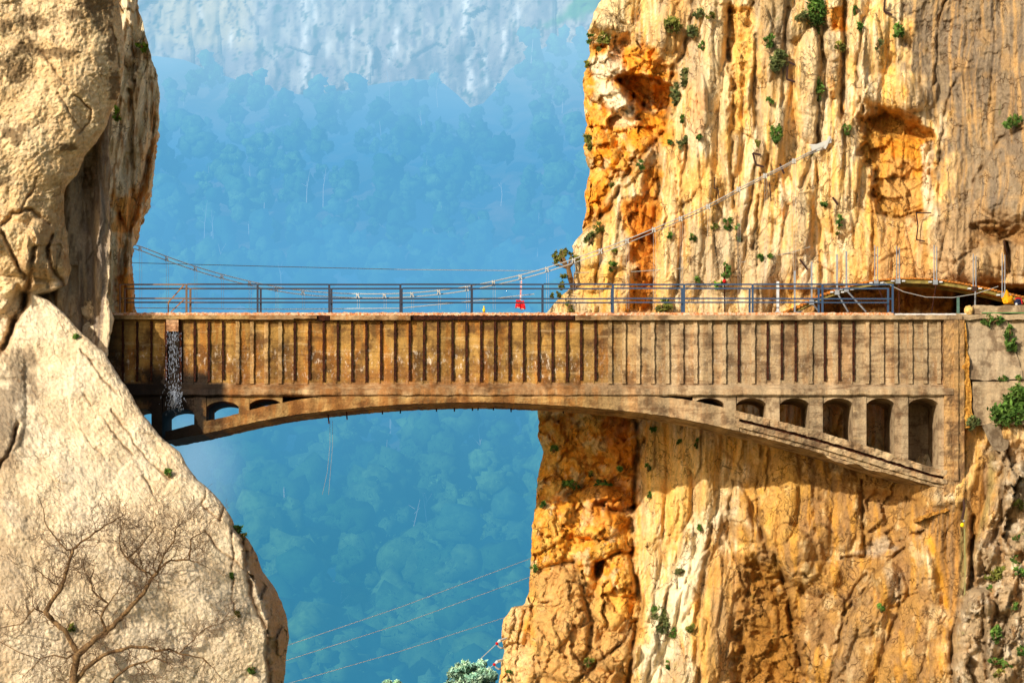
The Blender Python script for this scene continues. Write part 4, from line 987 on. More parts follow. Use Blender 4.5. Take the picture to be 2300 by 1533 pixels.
def strip_solid(name, xs, top, bot, y0, y1, mat, parent, rough=0.02, nz=6, jit=1.2, seed=1, xj=0.0):
    """solid between two edge curves (photo pixels at depth y0), front face rough"""
    xs = np.asarray(xs, float); top = np.asarray(top, float); bot = np.asarray(bot, float)
    tj = top + jit * fbm(xs / 14, xs * 0 + seed, 4, seed + 500, 0.65) * 2
    bj = bot + jit * fbm(xs / 14, xs * 0 + seed + 9, 4, seed + 501, 0.65) * 2
    n = len(xs); r = nz + 1
    tt_ = np.linspace(0, 1, r)[:, None]
    Yp = tj[None, :] * (1 - tt_) + bj[None, :] * tt_
    Xp = np.repeat(xs[None, :], r, 0)
    if xj:
        Xp = Xp + xj * (fbm(Yp / 16, Xp * 0 + seed * 3.1 + (Xp > xs.mean()) * 7.7, 3, seed + 505, 0.7) * 2.4)
    D = np.full(Xp.shape, y0) + rough * (fbm(Xp / 22, Yp / 22, 4, seed + 502, 0.65) * 2)
    X = (Xp - CXP) * PXM; Z = (HOR - Yp) * PXM
    F = np.stack([X, D, Z], -1)
    B = np.stack([X, np.full(X.shape, y1), Z], -1)
    V = np.concatenate([F.reshape(-1, 3), B.reshape(-1, 3)])
    N = r * n
    f = [grid_faces(r, n)[:, ::-1], grid_faces(r, n) + N]
    i = np.arange(n - 1)
    f.append(np.stack([i, i + 1, i + 1 + N, i + N], 1))                       # top
    j = i + (r - 1) * n
    f.append(np.stack([j + 1, j, j + N, j + 1 + N], 1))                       # bottom
    i = np.arange(r - 1) * n
    f.append(np.stack([i + n, i, i + N, i + n + N], 1))
    j = i + n - 1
    f.append(np.stack([j, j + n, j + n + N, j + N], 1))
    return mesh_np(name, V, np.concatenate(f), mat, parent, smooth=False)

BW = 3.0
bridge = empty('aqueduct_bridge', tuple(P(1180, 920, 1.5)), 'old weathered concrete aqueduct bridge with ribbed trough wall on a flat arch across the gorge', 'bridge')
ar = np.arange
# trough wall
strip_solid('trough_wall', ar(236, 2150, 4), ar(236, 2150, 4) * 0 + 717, ar(236, 2150, 4) * 0 + 864, 0.16, BW - 0.16, M_WALL, bridge, 0.012, 30, 0.2, 3)
# coping in weathered lengths
for i, (a, b, t_, bo, y_) in enumerate([(240, 560, 708, 717, -0.10), (560, 660, 708, 718, -0.13), (660, 712, 709, 716, -0.14), (712, 742, 708, 720, -0.05), (742, 922, 709, 719, -0.15), (922, 1292, 709, 718, -0.02), (1292, 1460, 709, 719, -0.12), (1460, 1800, 708, 719, -0.15), (1800, 2160, 708, 718, -0.14)]):
    x = ar(a, b + 0.1, 4)
    o = strip_solid('coping', x, x * 0 + t_, x * 0 + bo, y_, BW + 0.1, M_BEAM if i not in (0, 3, 5) else M_RIB if i == 0 else M_RUSTBAR, bridge, 0.015, 3, 0.8, 20 + i)
# thin slab edge over the coping: sun bleached and rust flaked
x = ar(240, 2010, 3)
strip_solid('deck_edge', x, x * 0 + 701.5, x * 0 + 707.7, 0.02, BW - 0.05, M_RUSTEDGE, bridge, 0.03, 3, 1.6, 31)
x = ar(2010, 2172, 4)
strip_solid('deck_edge', x, x * 0 + 704, x * 0 + 707.7, -0.05, BW - 0.05, simple_mat('pale_worn_screed', tuple(lin((214, 206, 196))), 0.9), bridge, 0.02, 2, 0.6, 32)
# lower beam: sloping shelf then fascia
def beam_profile(xs, sag):
    V = []; prof = [(0.16, 858), (0.15, 862), (-0.16, 875), (-0.18, 886.5), (-0.10, 889.5), (BW + 0.15, 889.5), (BW + 0.18, 875), (BW - 0.2, 860)]
    for x_ in xs:
        j = 2.2 * mnoise.noise(Vector((x_ / 30, 0, 0))); j2 = 0.05 * mnoise.noise(Vector((x_ / 13, 5, 0))) + 0.05 * mnoise.noise(Vector((x_ / 40, 8, 0)))
        for q, (y_, p_) in enumerate(prof):
            V.append(((x_ - CXP) * PXM, y_ + (j2 if q in (2, 3, 4) else 0), (HOR - p_ + (j if q in (3, 4) else 0) - sag) * PXM))
    n = len(xs); m = len(prof); F = []
    for a in range(n - 1):
        for b in range(m):
            b2 = (b + 1) % m
            F.append((a * m + b, a * m + b2, (a + 1) * m + b2, (a + 1) * m + b))
    return V, F
bv, bf = beam_profile(ar(236, 2142, 4), 0)
mb = MB(); mb.add(bv, bf); mb.add(bv[-8:], [tuple(range(8))])
mb.build('lower_beam', M_BEAM, bridge)
# ribs
rng = random.Random(4)
DARKR = set(list(range(0, 8)) + list(range(12, 34)) + [43, 45, 46, 47, 49, 50, 51])
HALF = {46: 0.55, 50: 0.7, 51: 0.8, 56: 0.5, 43: 0.78}
for i in range(0, 58):
    cx = 275 + 32.2 * i + rng.uniform(-0.8, 0.8)
    if 375 < cx < 400: continue
    dark = i in DARKR
    w_ = 4.0 if dark else 4.2
    y0, y1 = (0.0, 0.17)
    xs = np.linspace(cx - w_, cx + w_, 5)
    if not dark:
        strip_solid('rib', xs, xs * 0 + 719 + 1.5, xs * 0 + 861, 0.06, 0.18, M_RIB, bridge, 0.02, 46, 0.4, 40 + i, 0.9)
    else:
        # spalled rib: ragged concrete stubs either side of the corroded bar
        o = strip_solid('rib', np.linspace(cx - 4.8, cx - 2.4, 3), np.full(3, 720.0), np.full(3, 860.0), 0.125, 0.18, M_WALL, bridge, 0.02, 46, 0.3, 140 + i)
        bar = strip_solid('rebar', np.linspace(cx - 2.0, cx + 2.8, 3), np.full(3, 721.0), np.full(3, 857.0 - rng.uniform(0, 6)), 0.08, 0.18, M_RUSTBAR, bridge, 0.02, 46, 0.2, 240 + i, 1.1)
        bar.parent = o; bar['label'] = 'dark corroded strip where the concrete has flaked off'
        o['label'] = 'spalled rib with rusty reinforcement exposed'
# arch ring: front lower edge, top edge
A_BOT = [(372, 992), (400, 985), (460, 974), (560, 950), (640, 934), (720, 924), (830, 913), (900, 908), (1000, 904), (1100, 903), (1200, 907), (1300, 913), (1400, 922), (1500, 934), (1600, 954), (1700, 978), (1800, 1004), (1900, 1033), (2000, 1064), (2114, 1096)]
A_TOP = [(340, 975), (372, 970), (400, 962), (460, 946), (535, 930), (560, 920), (632, 904), (700, 892), (800, 889), (1000, 888), (1200, 888), (1440, 889), (1540, 896), (1600, 909), (1640, 919), (1700, 934), (1800, 958), (1900, 987), (2000, 1018), (2040, 1032), (2114, 1057)]
def curve(tab, x): return np.interp(x, [p[0] for p in tab], [p[1] for p in tab])
def smooth_curve(tab, x):
    return sum(curve(tab, x + d) for d in (-30, -18, -8, 0, 8, 18, 30)) / 7
x = ar(372, 1662, 4)
strip_solid('arch', x, smooth_curve(A_TOP, x) * 0 + np.maximum(smooth_curve(A_TOP, x), 889.2), smooth_curve(A_BOT, x) , -0.08, BW, M_ARCH, bridge, 0.025, 12, 1.2, 301)
# right leg of the arch: stepped ledges with a dark split along it
x = ar(1650, 2130, 4)
t0 = smooth_curve(A_TOP, x); b0 = smooth_curve(A_BOT, x); h_ = b0 - t0
strip_solid('arch', x, t0, t0 + h_ * 0.36, -0.10, BW, M_ARCH, bridge, 0.07, 6, 1.6, 302)
strip_solid('arch', x, t0 + h_ * 0.36 + 0.1, t0 + h_ * 0.52, 0.12, BW - 0.05, M_RUSTBAR, bridge, 0.06, 4, 0.3, 303)
strip_solid('arch', x, t0 + h_ * 0.52 + 0.1, t0 + h_ * 0.80, -0.14, BW - 0.02, M_ARCH, bridge, 0.06, 5, 1.2, 304)
strip_solid('arch', x, t0 + h_ * 0.80 + 0.1, b0, 0.02, BW, M_ARCH, bridge, 0.06, 4, 1.5, 305)
# flaked plates hanging under the right leg
for (a, b, dy, th) in [(1852, 1922, 1, 9), (1930, 1985, 0, 6)]:
    x = ar(a, b, 3)
    strip_solid('loose_plate', x, smooth_curve(A_BOT, x) + dy, smooth_curve(A_BOT, x) + dy + th * np.clip(np.minimum((x - a) / 14, (b - x) / 22), 0, 1) * (0.8 + 0.5 * fbm(x / 12, x * 0, 3, a)), 0.05, 0.5, M_ARCH, bridge, 0.02, 3, 1.0, 330 + a)
# pillars and vaults
PR = [(1626, 1655), (1721, 1753), (1818, 1850), (1916, 1947), (2010, 2042), (2108, 2128)]
PL = [(340, 365), (436, 464), (536, 560)]
def pillar(a, b, mat=M_PILLAR):
    x = np.arange(a, b + 0.1, 3.0)
    base = np.maximum(smooth_curve(A_TOP, x) + 4, 893.0)
    if a == 340: base = base * 0 + 985
    strip_solid('pillar', x, x * 0 + 889.7, base, 0.0, BW - 0.1, mat, bridge, 0.015, 20, 0.4, int(a))
for a, b in PR: pillar(a, b)
for a, b in PL: pillar(a, b, M_ARCH)
def vault(a, b, name='vault'):
    """segmental soffit between two pillars"""
    x = np.linspace(a, b, 25); u = (x - a) / (b - a) * 2 - 1
    bot = 893.5 + 12.5 * (1 - np.sqrt(np.clip(1 - (u * 0.92) ** 2, 0, 1))) / (1 - math.sqrt(1 - 0.92 ** 2))
    if a < 640: bot = bot + (22 if a < 440 else 7 if a < 540 else 1.5)
    mat = M_ARCH if a < 640 else M_PILLAR
    strip_solid(name, x, x * 0 + 889.7, bot, 0.03, BW - 0.12, mat, bridge, 0.01, 5, 0.3, int(a) + 7)
vault(1556, 1626.0)
for (a, b), (c_, d_) in zip(PR[:-1], PR[1:]): vault(b + 0.1, c_ - 0.1)
vault(290, 339.9); vault(365.1, 435.9); vault(464.1, 535.9); vault(560.1, 634)
# end pier on the right and side faces
x = ar(2120, 2166, 3)
strip_solid('end_pier', x, x * 0 + 717.5, 1112 + 10 * fbm(x / 12, x * 0, 3, 77) - 0.4 * (x - 2120), -0.10, BW, M_PIER, bridge, 0.05, 60, 1.0, 401)
x = ar(2141, 2152, 2)
strip_solid('end_pier', x, x * 0 + 719, 1080 + 0 * x, -0.17, 0.2, M_PIER, bridge, 0.03, 60, 0.6, 402)
# rear wall behind the last opening
x = ar(2048, 2110, 6)
strip_solid('back_wall', x, x * 0 + 892, x * 0 + 1075, BW - 0.5, BW - 0.2, M_PILLAR, bridge, 0.02, 10, 0.2, 403)
# stubs of reinforcement under the arch
for (px_, py_, ln) in [(737, 944, 12), (778, 938, 9), (858, 931, 4), (900, 928, 5), (980, 925, 4), (1020, 923, 6), (1060, 922, 5), (1075, 922, 4), (1108, 922, 4), (1147, 924, 6), (1264, 928, 5), (730, 920, 10)]:
    m_ = MB(); yd = 2.4 if ln < 9 else 0.5
    z_ = P(px_, py_ - 5, yd)
    m_.tube([z_ + Vector((0, 0, 0.15)), z_ - Vector((rng.uniform(-0.03, 0.03), 0, mt(ln)))], 0.028, 5)
    m_.build('rebar_stub', M_RUSTBAR, bridge)

# ------------------------------------------------------------------ waterfall from the spout
M_SPOUT = concrete_material('lime_crusted_spout', tuple(lin((226, 176, 128))), tuple(lin((206, 140, 92))), 0.3, 0.9, False)
x = ar(374, 404, 3)
strip_solid('spout', x, x * 0 + 718.3, x * 0 + 744, -0.06, 0.2, M_SPOUT, bridge, 0.03, 12, 0.5, 420)
tw = NT('falling_white_water'); tw.base((0.30, 0.34, 0.42)); tw.b.inputs['Roughness'].default_value = 0.15; tw.b.inputs['Specular IOR Level'].default_value = 0.8
fall = empty('waterfall', tuple(P(390, 920, -0.1)), 'thin spattering fall of water pouring from a broken slot in the bridge wall', 'waterfall')
m_ = MB(); rg = random.Random(9)
for i in range(260):
    u = rg.random() ** 1.2
    py_ = 742 + 130 * u
    px_ = 390 + rg.gauss(0, 1) * (7 + 4 * u); px_ = max(373, min(407, px_))
    L = rg.uniform(1.5, 7); y_ = -0.12 - 0.25 * u + rg.uniform(-.08, .08)
    a = P(px_, py_, y_); m_.tube([a, a - Vector((rg.uniform(-.01, .01), 0, mt(L)))], rg.uniform(0.003, 0.007), 4)
m_.build('water_streaks', tw.m, fall)['kind'] = 'stuff'
m_ = MB()
for i in range(420):
    r_ = abs(rg.gauss(0, 1)); a_ = rg.uniform(0, 6.28)
    px_ = 392 + math.cos(a_) * r_ * 12; py_ = 880 + math.sin(a_) * r_ * 14 + (rg.random() * 26)
    a = P(px_, py_, -0.4 + rg.uniform(-0.3, 0.15)); q = rg.uniform(0.003, 0.008)
    m_.tube([a, a - Vector((rg.uniform(-.04, .04), 0, rg.uniform(0.02, 0.09)))], q, 4)
m_.build('splash', tw.m, fall)['kind'] = 'stuff'

# ------------------------------------------------------------------ railings on the deck
def paint(name):
    t = NT(name); p = t.pos(); X_, _, _ = t.sep(p)
    c = t.mix(t.ramp(X_, -2.0, 6.0), tuple(lin((26, 32, 50))), tuple(lin((38, 64, 90))))
    c = t.mix(t.ramp(X_, -11.4, -12.6), c, tuple(lin((120, 86, 50))))
    c = t.mix(t.ramp(t.noise(p, 14, 6, 0.7), 0.62, 0.70), c, tuple(lin((80, 48, 30))))
    t.base(c); t.b.inputs['Roughness'].default_value = 0.55; t.b.inputs['Specular IOR Level'].default_value = 0.4
    return t.m
M_RAIL = paint('weathered_blue_rail_paint')
fx = [268, 418, 578, 739, 899, 1059, 1219, 1377, 1537, 1691, 1848, 2006]
def railing(y_, xs, label, w=0.075):
    r = empty('railing', tuple(P(1150, 704, 0)) , label, 'railing')
    r.location.y = y_
    for i, px_ in enumerate(xs):
        m_ = MB(); X_ = (px_ - CXP) * PXM; z0 = (HOR - 702) * PXM; z1 = (HOR - 636.5) * PXM
        ww = w if i > 0 else 0.05
        m_.box((X_ - ww / 2, y_ - 0.03, z0 - (0.06 if y_ < 0.5 else 0)), (X_ + ww / 2, y_ + 0.03, z1))
        m_.box((X_ - ww / 2 - 0.05, y_ - 0.05, z0), (X_ + ww / 2 + 0.05, y_ + 0.05, z0 + 0.015))
        m_.build('post', M_RAIL, r)
    for nm, pz, hh in (('top_rail', 637.5, 0.055), ('mid_rail', 669.5, 0.05)):
        m_ = MB(); z = (HOR - pz) * PXM
        for a, b in zip(xs[:-1], xs[1:]):
            dz = rng.uniform(-0.008, 0.008)
            m_.box(((a - CXP) * PXM + w / 2, y_ - 0.022, z - hh / 2 + dz), ((b - CXP) * PXM - w / 2, y_ + 0.022, z + hh / 2 + dz))
        m_.build(nm, M_RAIL, r)
    return r
railing(0.12, fx, 'front railing of the bridge deck, dark on the left, blue on the right')
railing(1.35, [p for p in fx[:]], 'rear railing standing just behind the front one on the bridge deck')
m_ = MB()
gate = empty('steel_bracket', tuple(P(385, 703, 0.7)), 'small orange lit steel guard frame with sloping bars near the left end of the deck', 'guard frame')
a = P(378, 703, 0.7); b = P(378, 679, 0.7); c2 = P(414, 639, 0.7); d2 = P(414, 672, 0.7); e2 = P(384, 700, 0.7)
m_.bar(a, b, 0.045, 0.045); m_.bar(b, c2, 0.04, 0.04); m_.bar(e2, d2, 0.035, 0.035)
m_.build('frame', simple_mat('sunlit_rusty_steel', tuple(lin((170, 112, 50))), 0.7), gate)
# ------------------------------------------------------------------ helpers for depth of the cliff at a spot
def rock_y(px, py):
    X = np.array([[float(px)]]); Y = np.array([[float(py)]])
    S = X - np.interp(py, [p[1] for p in R_SIL], [p[0] for p in R_SIL])
    return float(right_depth(X, Y, S)[0, 0])
def left_y(px, py):
    X = np.array([[float(px)]]); Y = np.array([[float(py)]])
    S = np.interp(py, [p[1] for p in L_SIL], [p[0] for p in L_SIL]) - X
    return float(left_depth(X, Y, S)[0, 0])

# ------------------------------------------------------------------ shrubs
def leaf_mat(name, a, b, trans=0.25):
    t = NT(name); v = t.attr('Col'); n = t.noise(t.pos(), 3.0, 3, 0.6)
    t.base(t.mix(t.ramp(n, 0.35, 0.65), tuple(lin(a)), tuple(lin(b))))
    g = t.n.new('ShaderNodeVectorMath'); g.operation = 'MULTIPLY'
    t.L(t.mix(t.ramp(n, 0.35, 0.65), tuple(lin(a)), tuple(lin(b))), g.inputs[0]); t.L(v, g.inputs[1]); t.base(g.outputs[0])
    t.b.inputs['Roughness'].default_value = 0.7
    return t.m
M_LEAF = {'dark': leaf_mat('dark_shrub_leaves', (74, 108, 40), (104, 132, 54)), 'grey': leaf_mat('grey_green_leaves', (120, 122, 70), (92, 104, 56)),
          'bright': leaf_mat('fresh_green_leaves', (150, 180, 60), (110, 150, 44)), 'olive': leaf_mat('olive_leaves', (104, 112, 44), (140, 136, 60)),
          'pale': leaf_mat('pale_hazy_leaves', (190, 214, 176), (140, 186, 160))}
M_TWIG = simple_mat('shrub_twig', tuple(lin((120, 90, 56))), 0.9)
def leaf_cloud(c, rx, ry, rz, n, ls, seed, droop=0.0):
    """n small leaf blades gathered in tufts inside an ellipsoid"""
    r = np.random.RandomState(seed)
    nt_ = max(4, n // 16)
    d = r.normal(size=(nt_, 3)); d /= np.linalg.norm(d, axis=1)[:, None]
    tc = d * (r.rand(nt_, 1) ** 0.4) * np.array([rx, ry, rz])
    idx = r.randint(0, nt_, n)
    tr = 0.26 * min(rx, rz)
    p = tc[idx] + r.normal(size=(n, 3)) * tr * 0.7
    p[:, 2] -= droop * (np.abs(p[:, 0]) / rx) ** 2 * rz
    a = r.normal(size=(n, 3)); a /= np.linalg.norm(a, axis=1)[:, None]
    b = np.cross(a, r.normal(size=(n, 3))); b /= np.linalg.norm(b, axis=1)[:, None]
    L = ls * r.uniform(0.6, 1.4, (n, 1))
    v = np.stack([p - a * L, p + b * L * 0.35, p + a * L, p - b * L * 0.35], 1) + np.asarray(c)
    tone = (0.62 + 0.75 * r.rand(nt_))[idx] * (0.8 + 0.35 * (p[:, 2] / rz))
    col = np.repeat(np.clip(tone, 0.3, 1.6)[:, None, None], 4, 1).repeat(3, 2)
    f = np.arange(n * 4).reshape(n, 4)
    return v.reshape(-1, 3), f, col.reshape(-1, 3)

def shrub(px, py, rx, ry, kind, label, y=None, seed=0, name='shrub', off=0.12, group='shrubs growing on the rock faces'):
    y = (rock_y(px, py) if y is None else y) - off
    c = P(px, py, y); k = PXM * (DIST + y) / DIST
    base = c - Vector((0, -0.05, ry * k * 0.8))
    o = empty(name, tuple(base), label, 'shrub', group)
    n = int(np.clip(rx * ry * 1.2, 90, 2400))
    v, f, cl = leaf_cloud(c, rx * k * 1.12, min(rx, ry) * k * 0.7, ry * k * 1.12, n, 0.085 + 0.0012 * min(rx, ry), seed + int(px * 3 + py))
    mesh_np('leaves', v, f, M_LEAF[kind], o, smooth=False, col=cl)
    if max(rx, ry) >= 9:
        m_ = MB(); r = random.Random(int(px + py))
        for i in range(6):
            e = c + Vector((r.uniform(-.7, .7) * rx * k, r.uniform(-.3, .1) * rx * k, r.uniform(-.4, .7) * ry * k))
            mid = (base + e) / 2 + Vector((r.uniform(-.1, .1) * rx * k, -0.05, 0))
            m_.tube([base, mid, e], [0.035, 0.025, 0.012], 4)
        m_.build('stems', M_TWIG, o)
    return o

SH = [  # px, py, rx, ry, kind, label
    (1508, 56, 20, 15, 'olive', 'olive shrub on the pale slab near the top left of the right cliff'),
    (1568, 30, 10, 12, 'grey', 'grey green tuft just left of the top fluted column'),
    (1556, 76, 12, 14, 'grey', 'grey tuft in the groove below the top fluted column'),
    (1578, 104, 6, 9, 'dark', 'small dark tuft in the groove beside the pale column'),
    (1594, 36, 12, 7, 'olive', 'low tuft spreading over the shoulder of the pale column'),
    (1355, 90, 12, 14, 'olive', 'olive tuft on the crack near the top left rim of the right cliff'),
    (1326, 88, 6, 14, 'dark', 'dark tuft clinging to the outer rim of the right cliff'),
    (1343, 112, 7, 6, 'olive', 'small tuft under the topmost crack by the rim'),
    (1318, 146, 5, 8, 'olive', 'dry tuft on the rim beside the pale boulder'),
    (1518, 212, 11, 24, 'grey', 'grey green bush strip to the right of the cave mouth'),
    (1540, 172, 9, 22, 'grey', 'grey bush above and right of the cave mouth'),
    (1532, 266, 6, 8, 'dark', 'dark tuft below and right of the cave mouth'),
    (1534, 318, 9, 16, 'grey', 'grey tuft under the cave, halfway down the groove'),
    (1438, 372, 7, 9, 'dark', 'dark tuft on the diagonal ridge below the cave'),
    (1372, 412, 9, 10, 'olive', 'olive tuft where the orange hollow meets the ridge'),
    (1322, 318, 10, 16, 'olive', 'brownish tuft hanging on the orange rim of the right cliff'),
    (1572, 306, 5, 8, 'dark', 'dark spot of shrub on the pale flutes right of the ridge'),
    (1505, 320, 5, 6, 'dark', 'tiny tuft at the foot of the cave ramp'),
    (1832, 22, 20, 32, 'dark', 'large dark green bush in the cleft at the top of the right cliff'),
    (1800, 36, 14, 10, 'grey', 'grey green bush beside the large top bush'),
    (1836, 62, 8, 14, 'dark', 'lower trailing end of bush beneath the large top bush'),
    (1730, 92, 11, 12, 'dark', 'fresh dark bush above the big rusty rung'),
    (1746, 134, 17, 24, 'grey', 'big grey green bush left of the big rusty rung'),
    (1838, 202, 12, 21, 'dark', 'oval dark bush beside the middle column of the right cliff'),
    (1887, 104, 10, 9, 'olive', 'olive tuft on the broken column beneath the orange patch'),
    (1924, 22, 6, 12, 'dark', 'narrow dark tuft near the top edge between two columns'),
    (1930, 60, 6, 8, 'dark', 'small tuft under the narrow one between two columns'),
    (1972, 98, 7, 11, 'grey', 'grey tuft left of the diagonal green one'),
    (2018, 70, 11, 17, 'dark', 'dark tuft growing diagonally on the grey shoulder'),
    (1904, 290, 9, 11, 'dark', 'dark tuft left of the orange alcove'),
    (1743, 304, 11, 26, 'dark', 'elongated green bush in the groove left of the cable anchor'),
    (1730, 228, 6, 10, 'dark', 'small tuft below the big rusty rung'),
    (1752, 292, 6, 10, 'dark', 'narrow tuft touching the elongated bush'),
    (1702, 322, 5, 7, 'olive', 'olive tuft beside the pale groove left of the elongated bush'),
    (1851, 455, 8, 8, 'dark', 'round tuft on the smooth wall below the cable anchor'),
    (1888, 496, 8, 11, 'dark', 'tuft on the smooth wall, lower left of the alcove'),
    (1884, 526, 4, 14, 'olive', 'thin trailing tuft below the smooth wall tuft'),
    (1634, 500, 8, 16, 'dark', 'dark tuft just under the main cable in the fluted wall'),
    (1604, 508, 6, 6, 'olive', 'tiny tuft left of the dark one under the main cable'),
    (1658, 520, 5, 18, 'dark', 'thin upright tuft in the crevice under the main cable'),
    (1557, 530, 6, 9, 'dark', 'dark tuft on the fluted wall right of the orange strip'),
    (1504, 528, 5, 6, 'dark', 'tiny tuft beside the orange strip'),
    (1345, 510, 12, 9, 'olive', 'olive tuft on the shoulder above the little cliff tree'),
    (1326, 536, 12, 13, 'grey', 'grey tuft among the boulders above the little cliff tree'),
    (1375, 596, 9, 11, 'dark', 'dark round shrub on the boulder behind the railing'),
    (1382, 566, 9, 6, 'olive', 'flat tuft just above the dark round shrub'),
    (1632, 608, 8, 16, 'dark', 'green tuft above the railing near the red ball marker'),
    (1615, 640, 10, 8, 'bright', 'bright tuft behind the top rail near the red ball marker'),
    (1710, 578, 8, 7, 'dark', 'pair of dark leaves patches left, under the thin wire'),
    (1726, 577, 6, 8, 'dark', 'dark leaf patch on the right of the pair under the thin wire'),
    (1566, 628, 7, 5, 'dark', 'little tuft above the railing on the pale flutes'),
    (1490, 688, 14, 16, 'olive', 'olive shrub at deck level behind the middle of the railing'),
    (1280, 688, 7, 18, 'olive', 'olive tuft on the toe of the cliff by the deck'),
    (2285, 272, 34, 13, 'dark', 'dark bush running up the crack at the right edge of the cliff'),
    # below the deck
    (1244, 1008, 8, 9, 'dark', 'dark tuft near the left rim just under the bridge'),
    (1284, 1086, 26, 8, 'dark', 'long green mat on the ledge below the bridge'),
    (1354, 1086, 18, 11, 'dark', 'green bush at the right end of the ledge below the bridge'),
    (1394, 1054, 11, 6, 'dark', 'small mat above the right end of the ledge'),
    (1328, 1064, 5, 7, 'olive', 'small tuft above the long green mat'),
    (1220, 1134, 5, 9, 'dark', 'tuft near the orange rim below the ledge'),
    (1202, 1276, 9, 6, 'dark', 'tuft on the step of the rim above the lower boulder'),
    (1466, 964, 5, 8, 'dark', 'tuft on the pale flutes just under the arch'),
    (1456, 1050, 4, 10, 'dark', 'thin tuft in the crease beside the rough orange rock'),
    (1566, 996, 3, 10, 'dark', 'thin green streak on the flutes below the arch'),
    (1527, 991, 6, 4, 'dark', 'tiny tuft left of the thin green streak'),
    (1460, 1112, 4, 6, 'dark', 'tiny tuft low in the crease beside the rough rock'),
    (1572, 1186, 4, 7, 'dark', 'dark tuft in the middle of the lower flutes'),
    (1488, 1392, 20, 22, 'grey', 'wide airy grey bush on the white streaked flutes'),
    (1526, 1282, 9, 8, 'grey', 'airy grey tuft above the wide grey bush'),
    (1470, 1366, 7, 8, 'dark', 'dark tuft left above the wide grey bush'),
    (1510, 1420, 7, 12, 'dark', 'dark tuft right below the wide grey bush'),
    (1552, 1410, 12, 10, 'olive', 'olive bush at the foot of the white streaks'),
    (1502, 1492, 5, 10, 'dark', 'small dark tuft near the foot of the lower flutes'),
    (1322, 1484, 12, 9, 'olive', 'olive bush among the fallen blocks at the lower rim'),
    (1142, 1516, 5, 14, 'dark', 'upright tuft in the cleft of the lowest rim block'),
    (1979, 1366, 8, 9, 'dark', 'round dark tuft on the brown wall below the arch foot'),
    (2266, 926, 38, 26, 'dark', 'large bright green bush on the ledge under the concrete wall'),
    (2290, 892, 28, 22, 'dark', 'dark bush above the large bright green one'),
    (2184, 948, 14, 16, 'grey', 'grey shrub at the lower left corner of the concrete wall'),
    (2228, 718, 26, 10, 'dark', 'creeping plant along the top of the concrete wall'),
    (2266, 742, 8, 18, 'dark', 'plant hanging down the right part of the concrete wall'),
    (2272, 770, 13, 16, 'dark', 'bushier lower end of the plant hanging on the concrete wall'),
    (2250, 849, 12, 4, 'dark', 'low green tuft on the joint of the concrete wall'),
    (2292, 849, 14, 5, 'dark', 'green mat on the joint of the wall at the right edge'),
    (2290, 1130, 12, 9, 'olive', 'olive tuft on the boulders at the right edge below the big bush'),
    (2285, 1204, 16, 8, 'dark', 'dark tuft draped over the upper boulder'),
    (2282, 1256, 8, 14, 'dark', 'upright tuft between two boulders at the right edge'),
    (2240, 1290, 24, 14, 'olive', 'olive green bush in the hollow above the pale ledge'),
    (2226, 1322, 12, 6, 'dark', 'small mat on the pale ledge of the boulders'),
    (2290, 1284, 12, 9, 'dark', 'dark tuft right of the hollow above the pale ledge'),
    (2280, 1362, 6, 12, 'dark', 'thin tuft on the lean slab near the right edge'),
    (2240, 1424, 13, 15, 'dark', 'dark bush in the cleft above the pointed boulder'),
    (2236, 1482, 16, 9, 'dark', 'dark bush at the left foot of the pointed boulder'),
    (2262, 1488, 14, 11, 'dark', 'dark bush at the right foot of the pointed boulder'),
    (2244, 1512, 14, 8, 'olive', 'olive bush near the lower right corner'),
    (2294, 1460, 9, 12, 'dark', 'dark bush at the right edge above the corner'),
]
for s_ in SH:
    yy = None
    if s_[0] > 2150 and 700 < s_[1] < 960: yy = 0.25
    shrub(*s_, y=yy, off=0.3 if yy is not None else 0.10 + 0.010 * min(s_[2], s_[3]))
for (px, py, rx, ry, kd, lb) in [(379, 1064, 9, 9, 'dark', 'small dark green tuft on the crack of the pale slab'), (532, 1190, 10, 10, 'dark', 'green tuft on the rim of the pale slab'), (545, 1204, 9, 7, 'olive', 'olive tuft right under the one on the slab rim'),
                                 (568, 1500, 9, 9, 'dark', 'dark tuft at the bottom of the pale slab'), (534, 1376, 6, 6, 'olive', 'tiny tuft at the end of the long crack of the slab'), (521, 1290, 4, 6, 'dark', 'tiny dark tuft halfway down the long crack'), (158, 1408, 9, 8, 'olive', 'olive tuft behind the bare tree'), (166, 756, 7, 6, 'dark', 'green tuft at the top rim of the slab')]:
    shrub(px, py, rx, ry, kd, lb, y=left_y(px, py), off=0.08)
shrub(319, 104, 10, 11, 'bright', 'bright yellow green tuft high on the left buttress', y=4.0)
shrub(263, 256, 8, 17, 'bright', 'bright yellow green tuft in the cleft beside the left bulge', y=3.4)

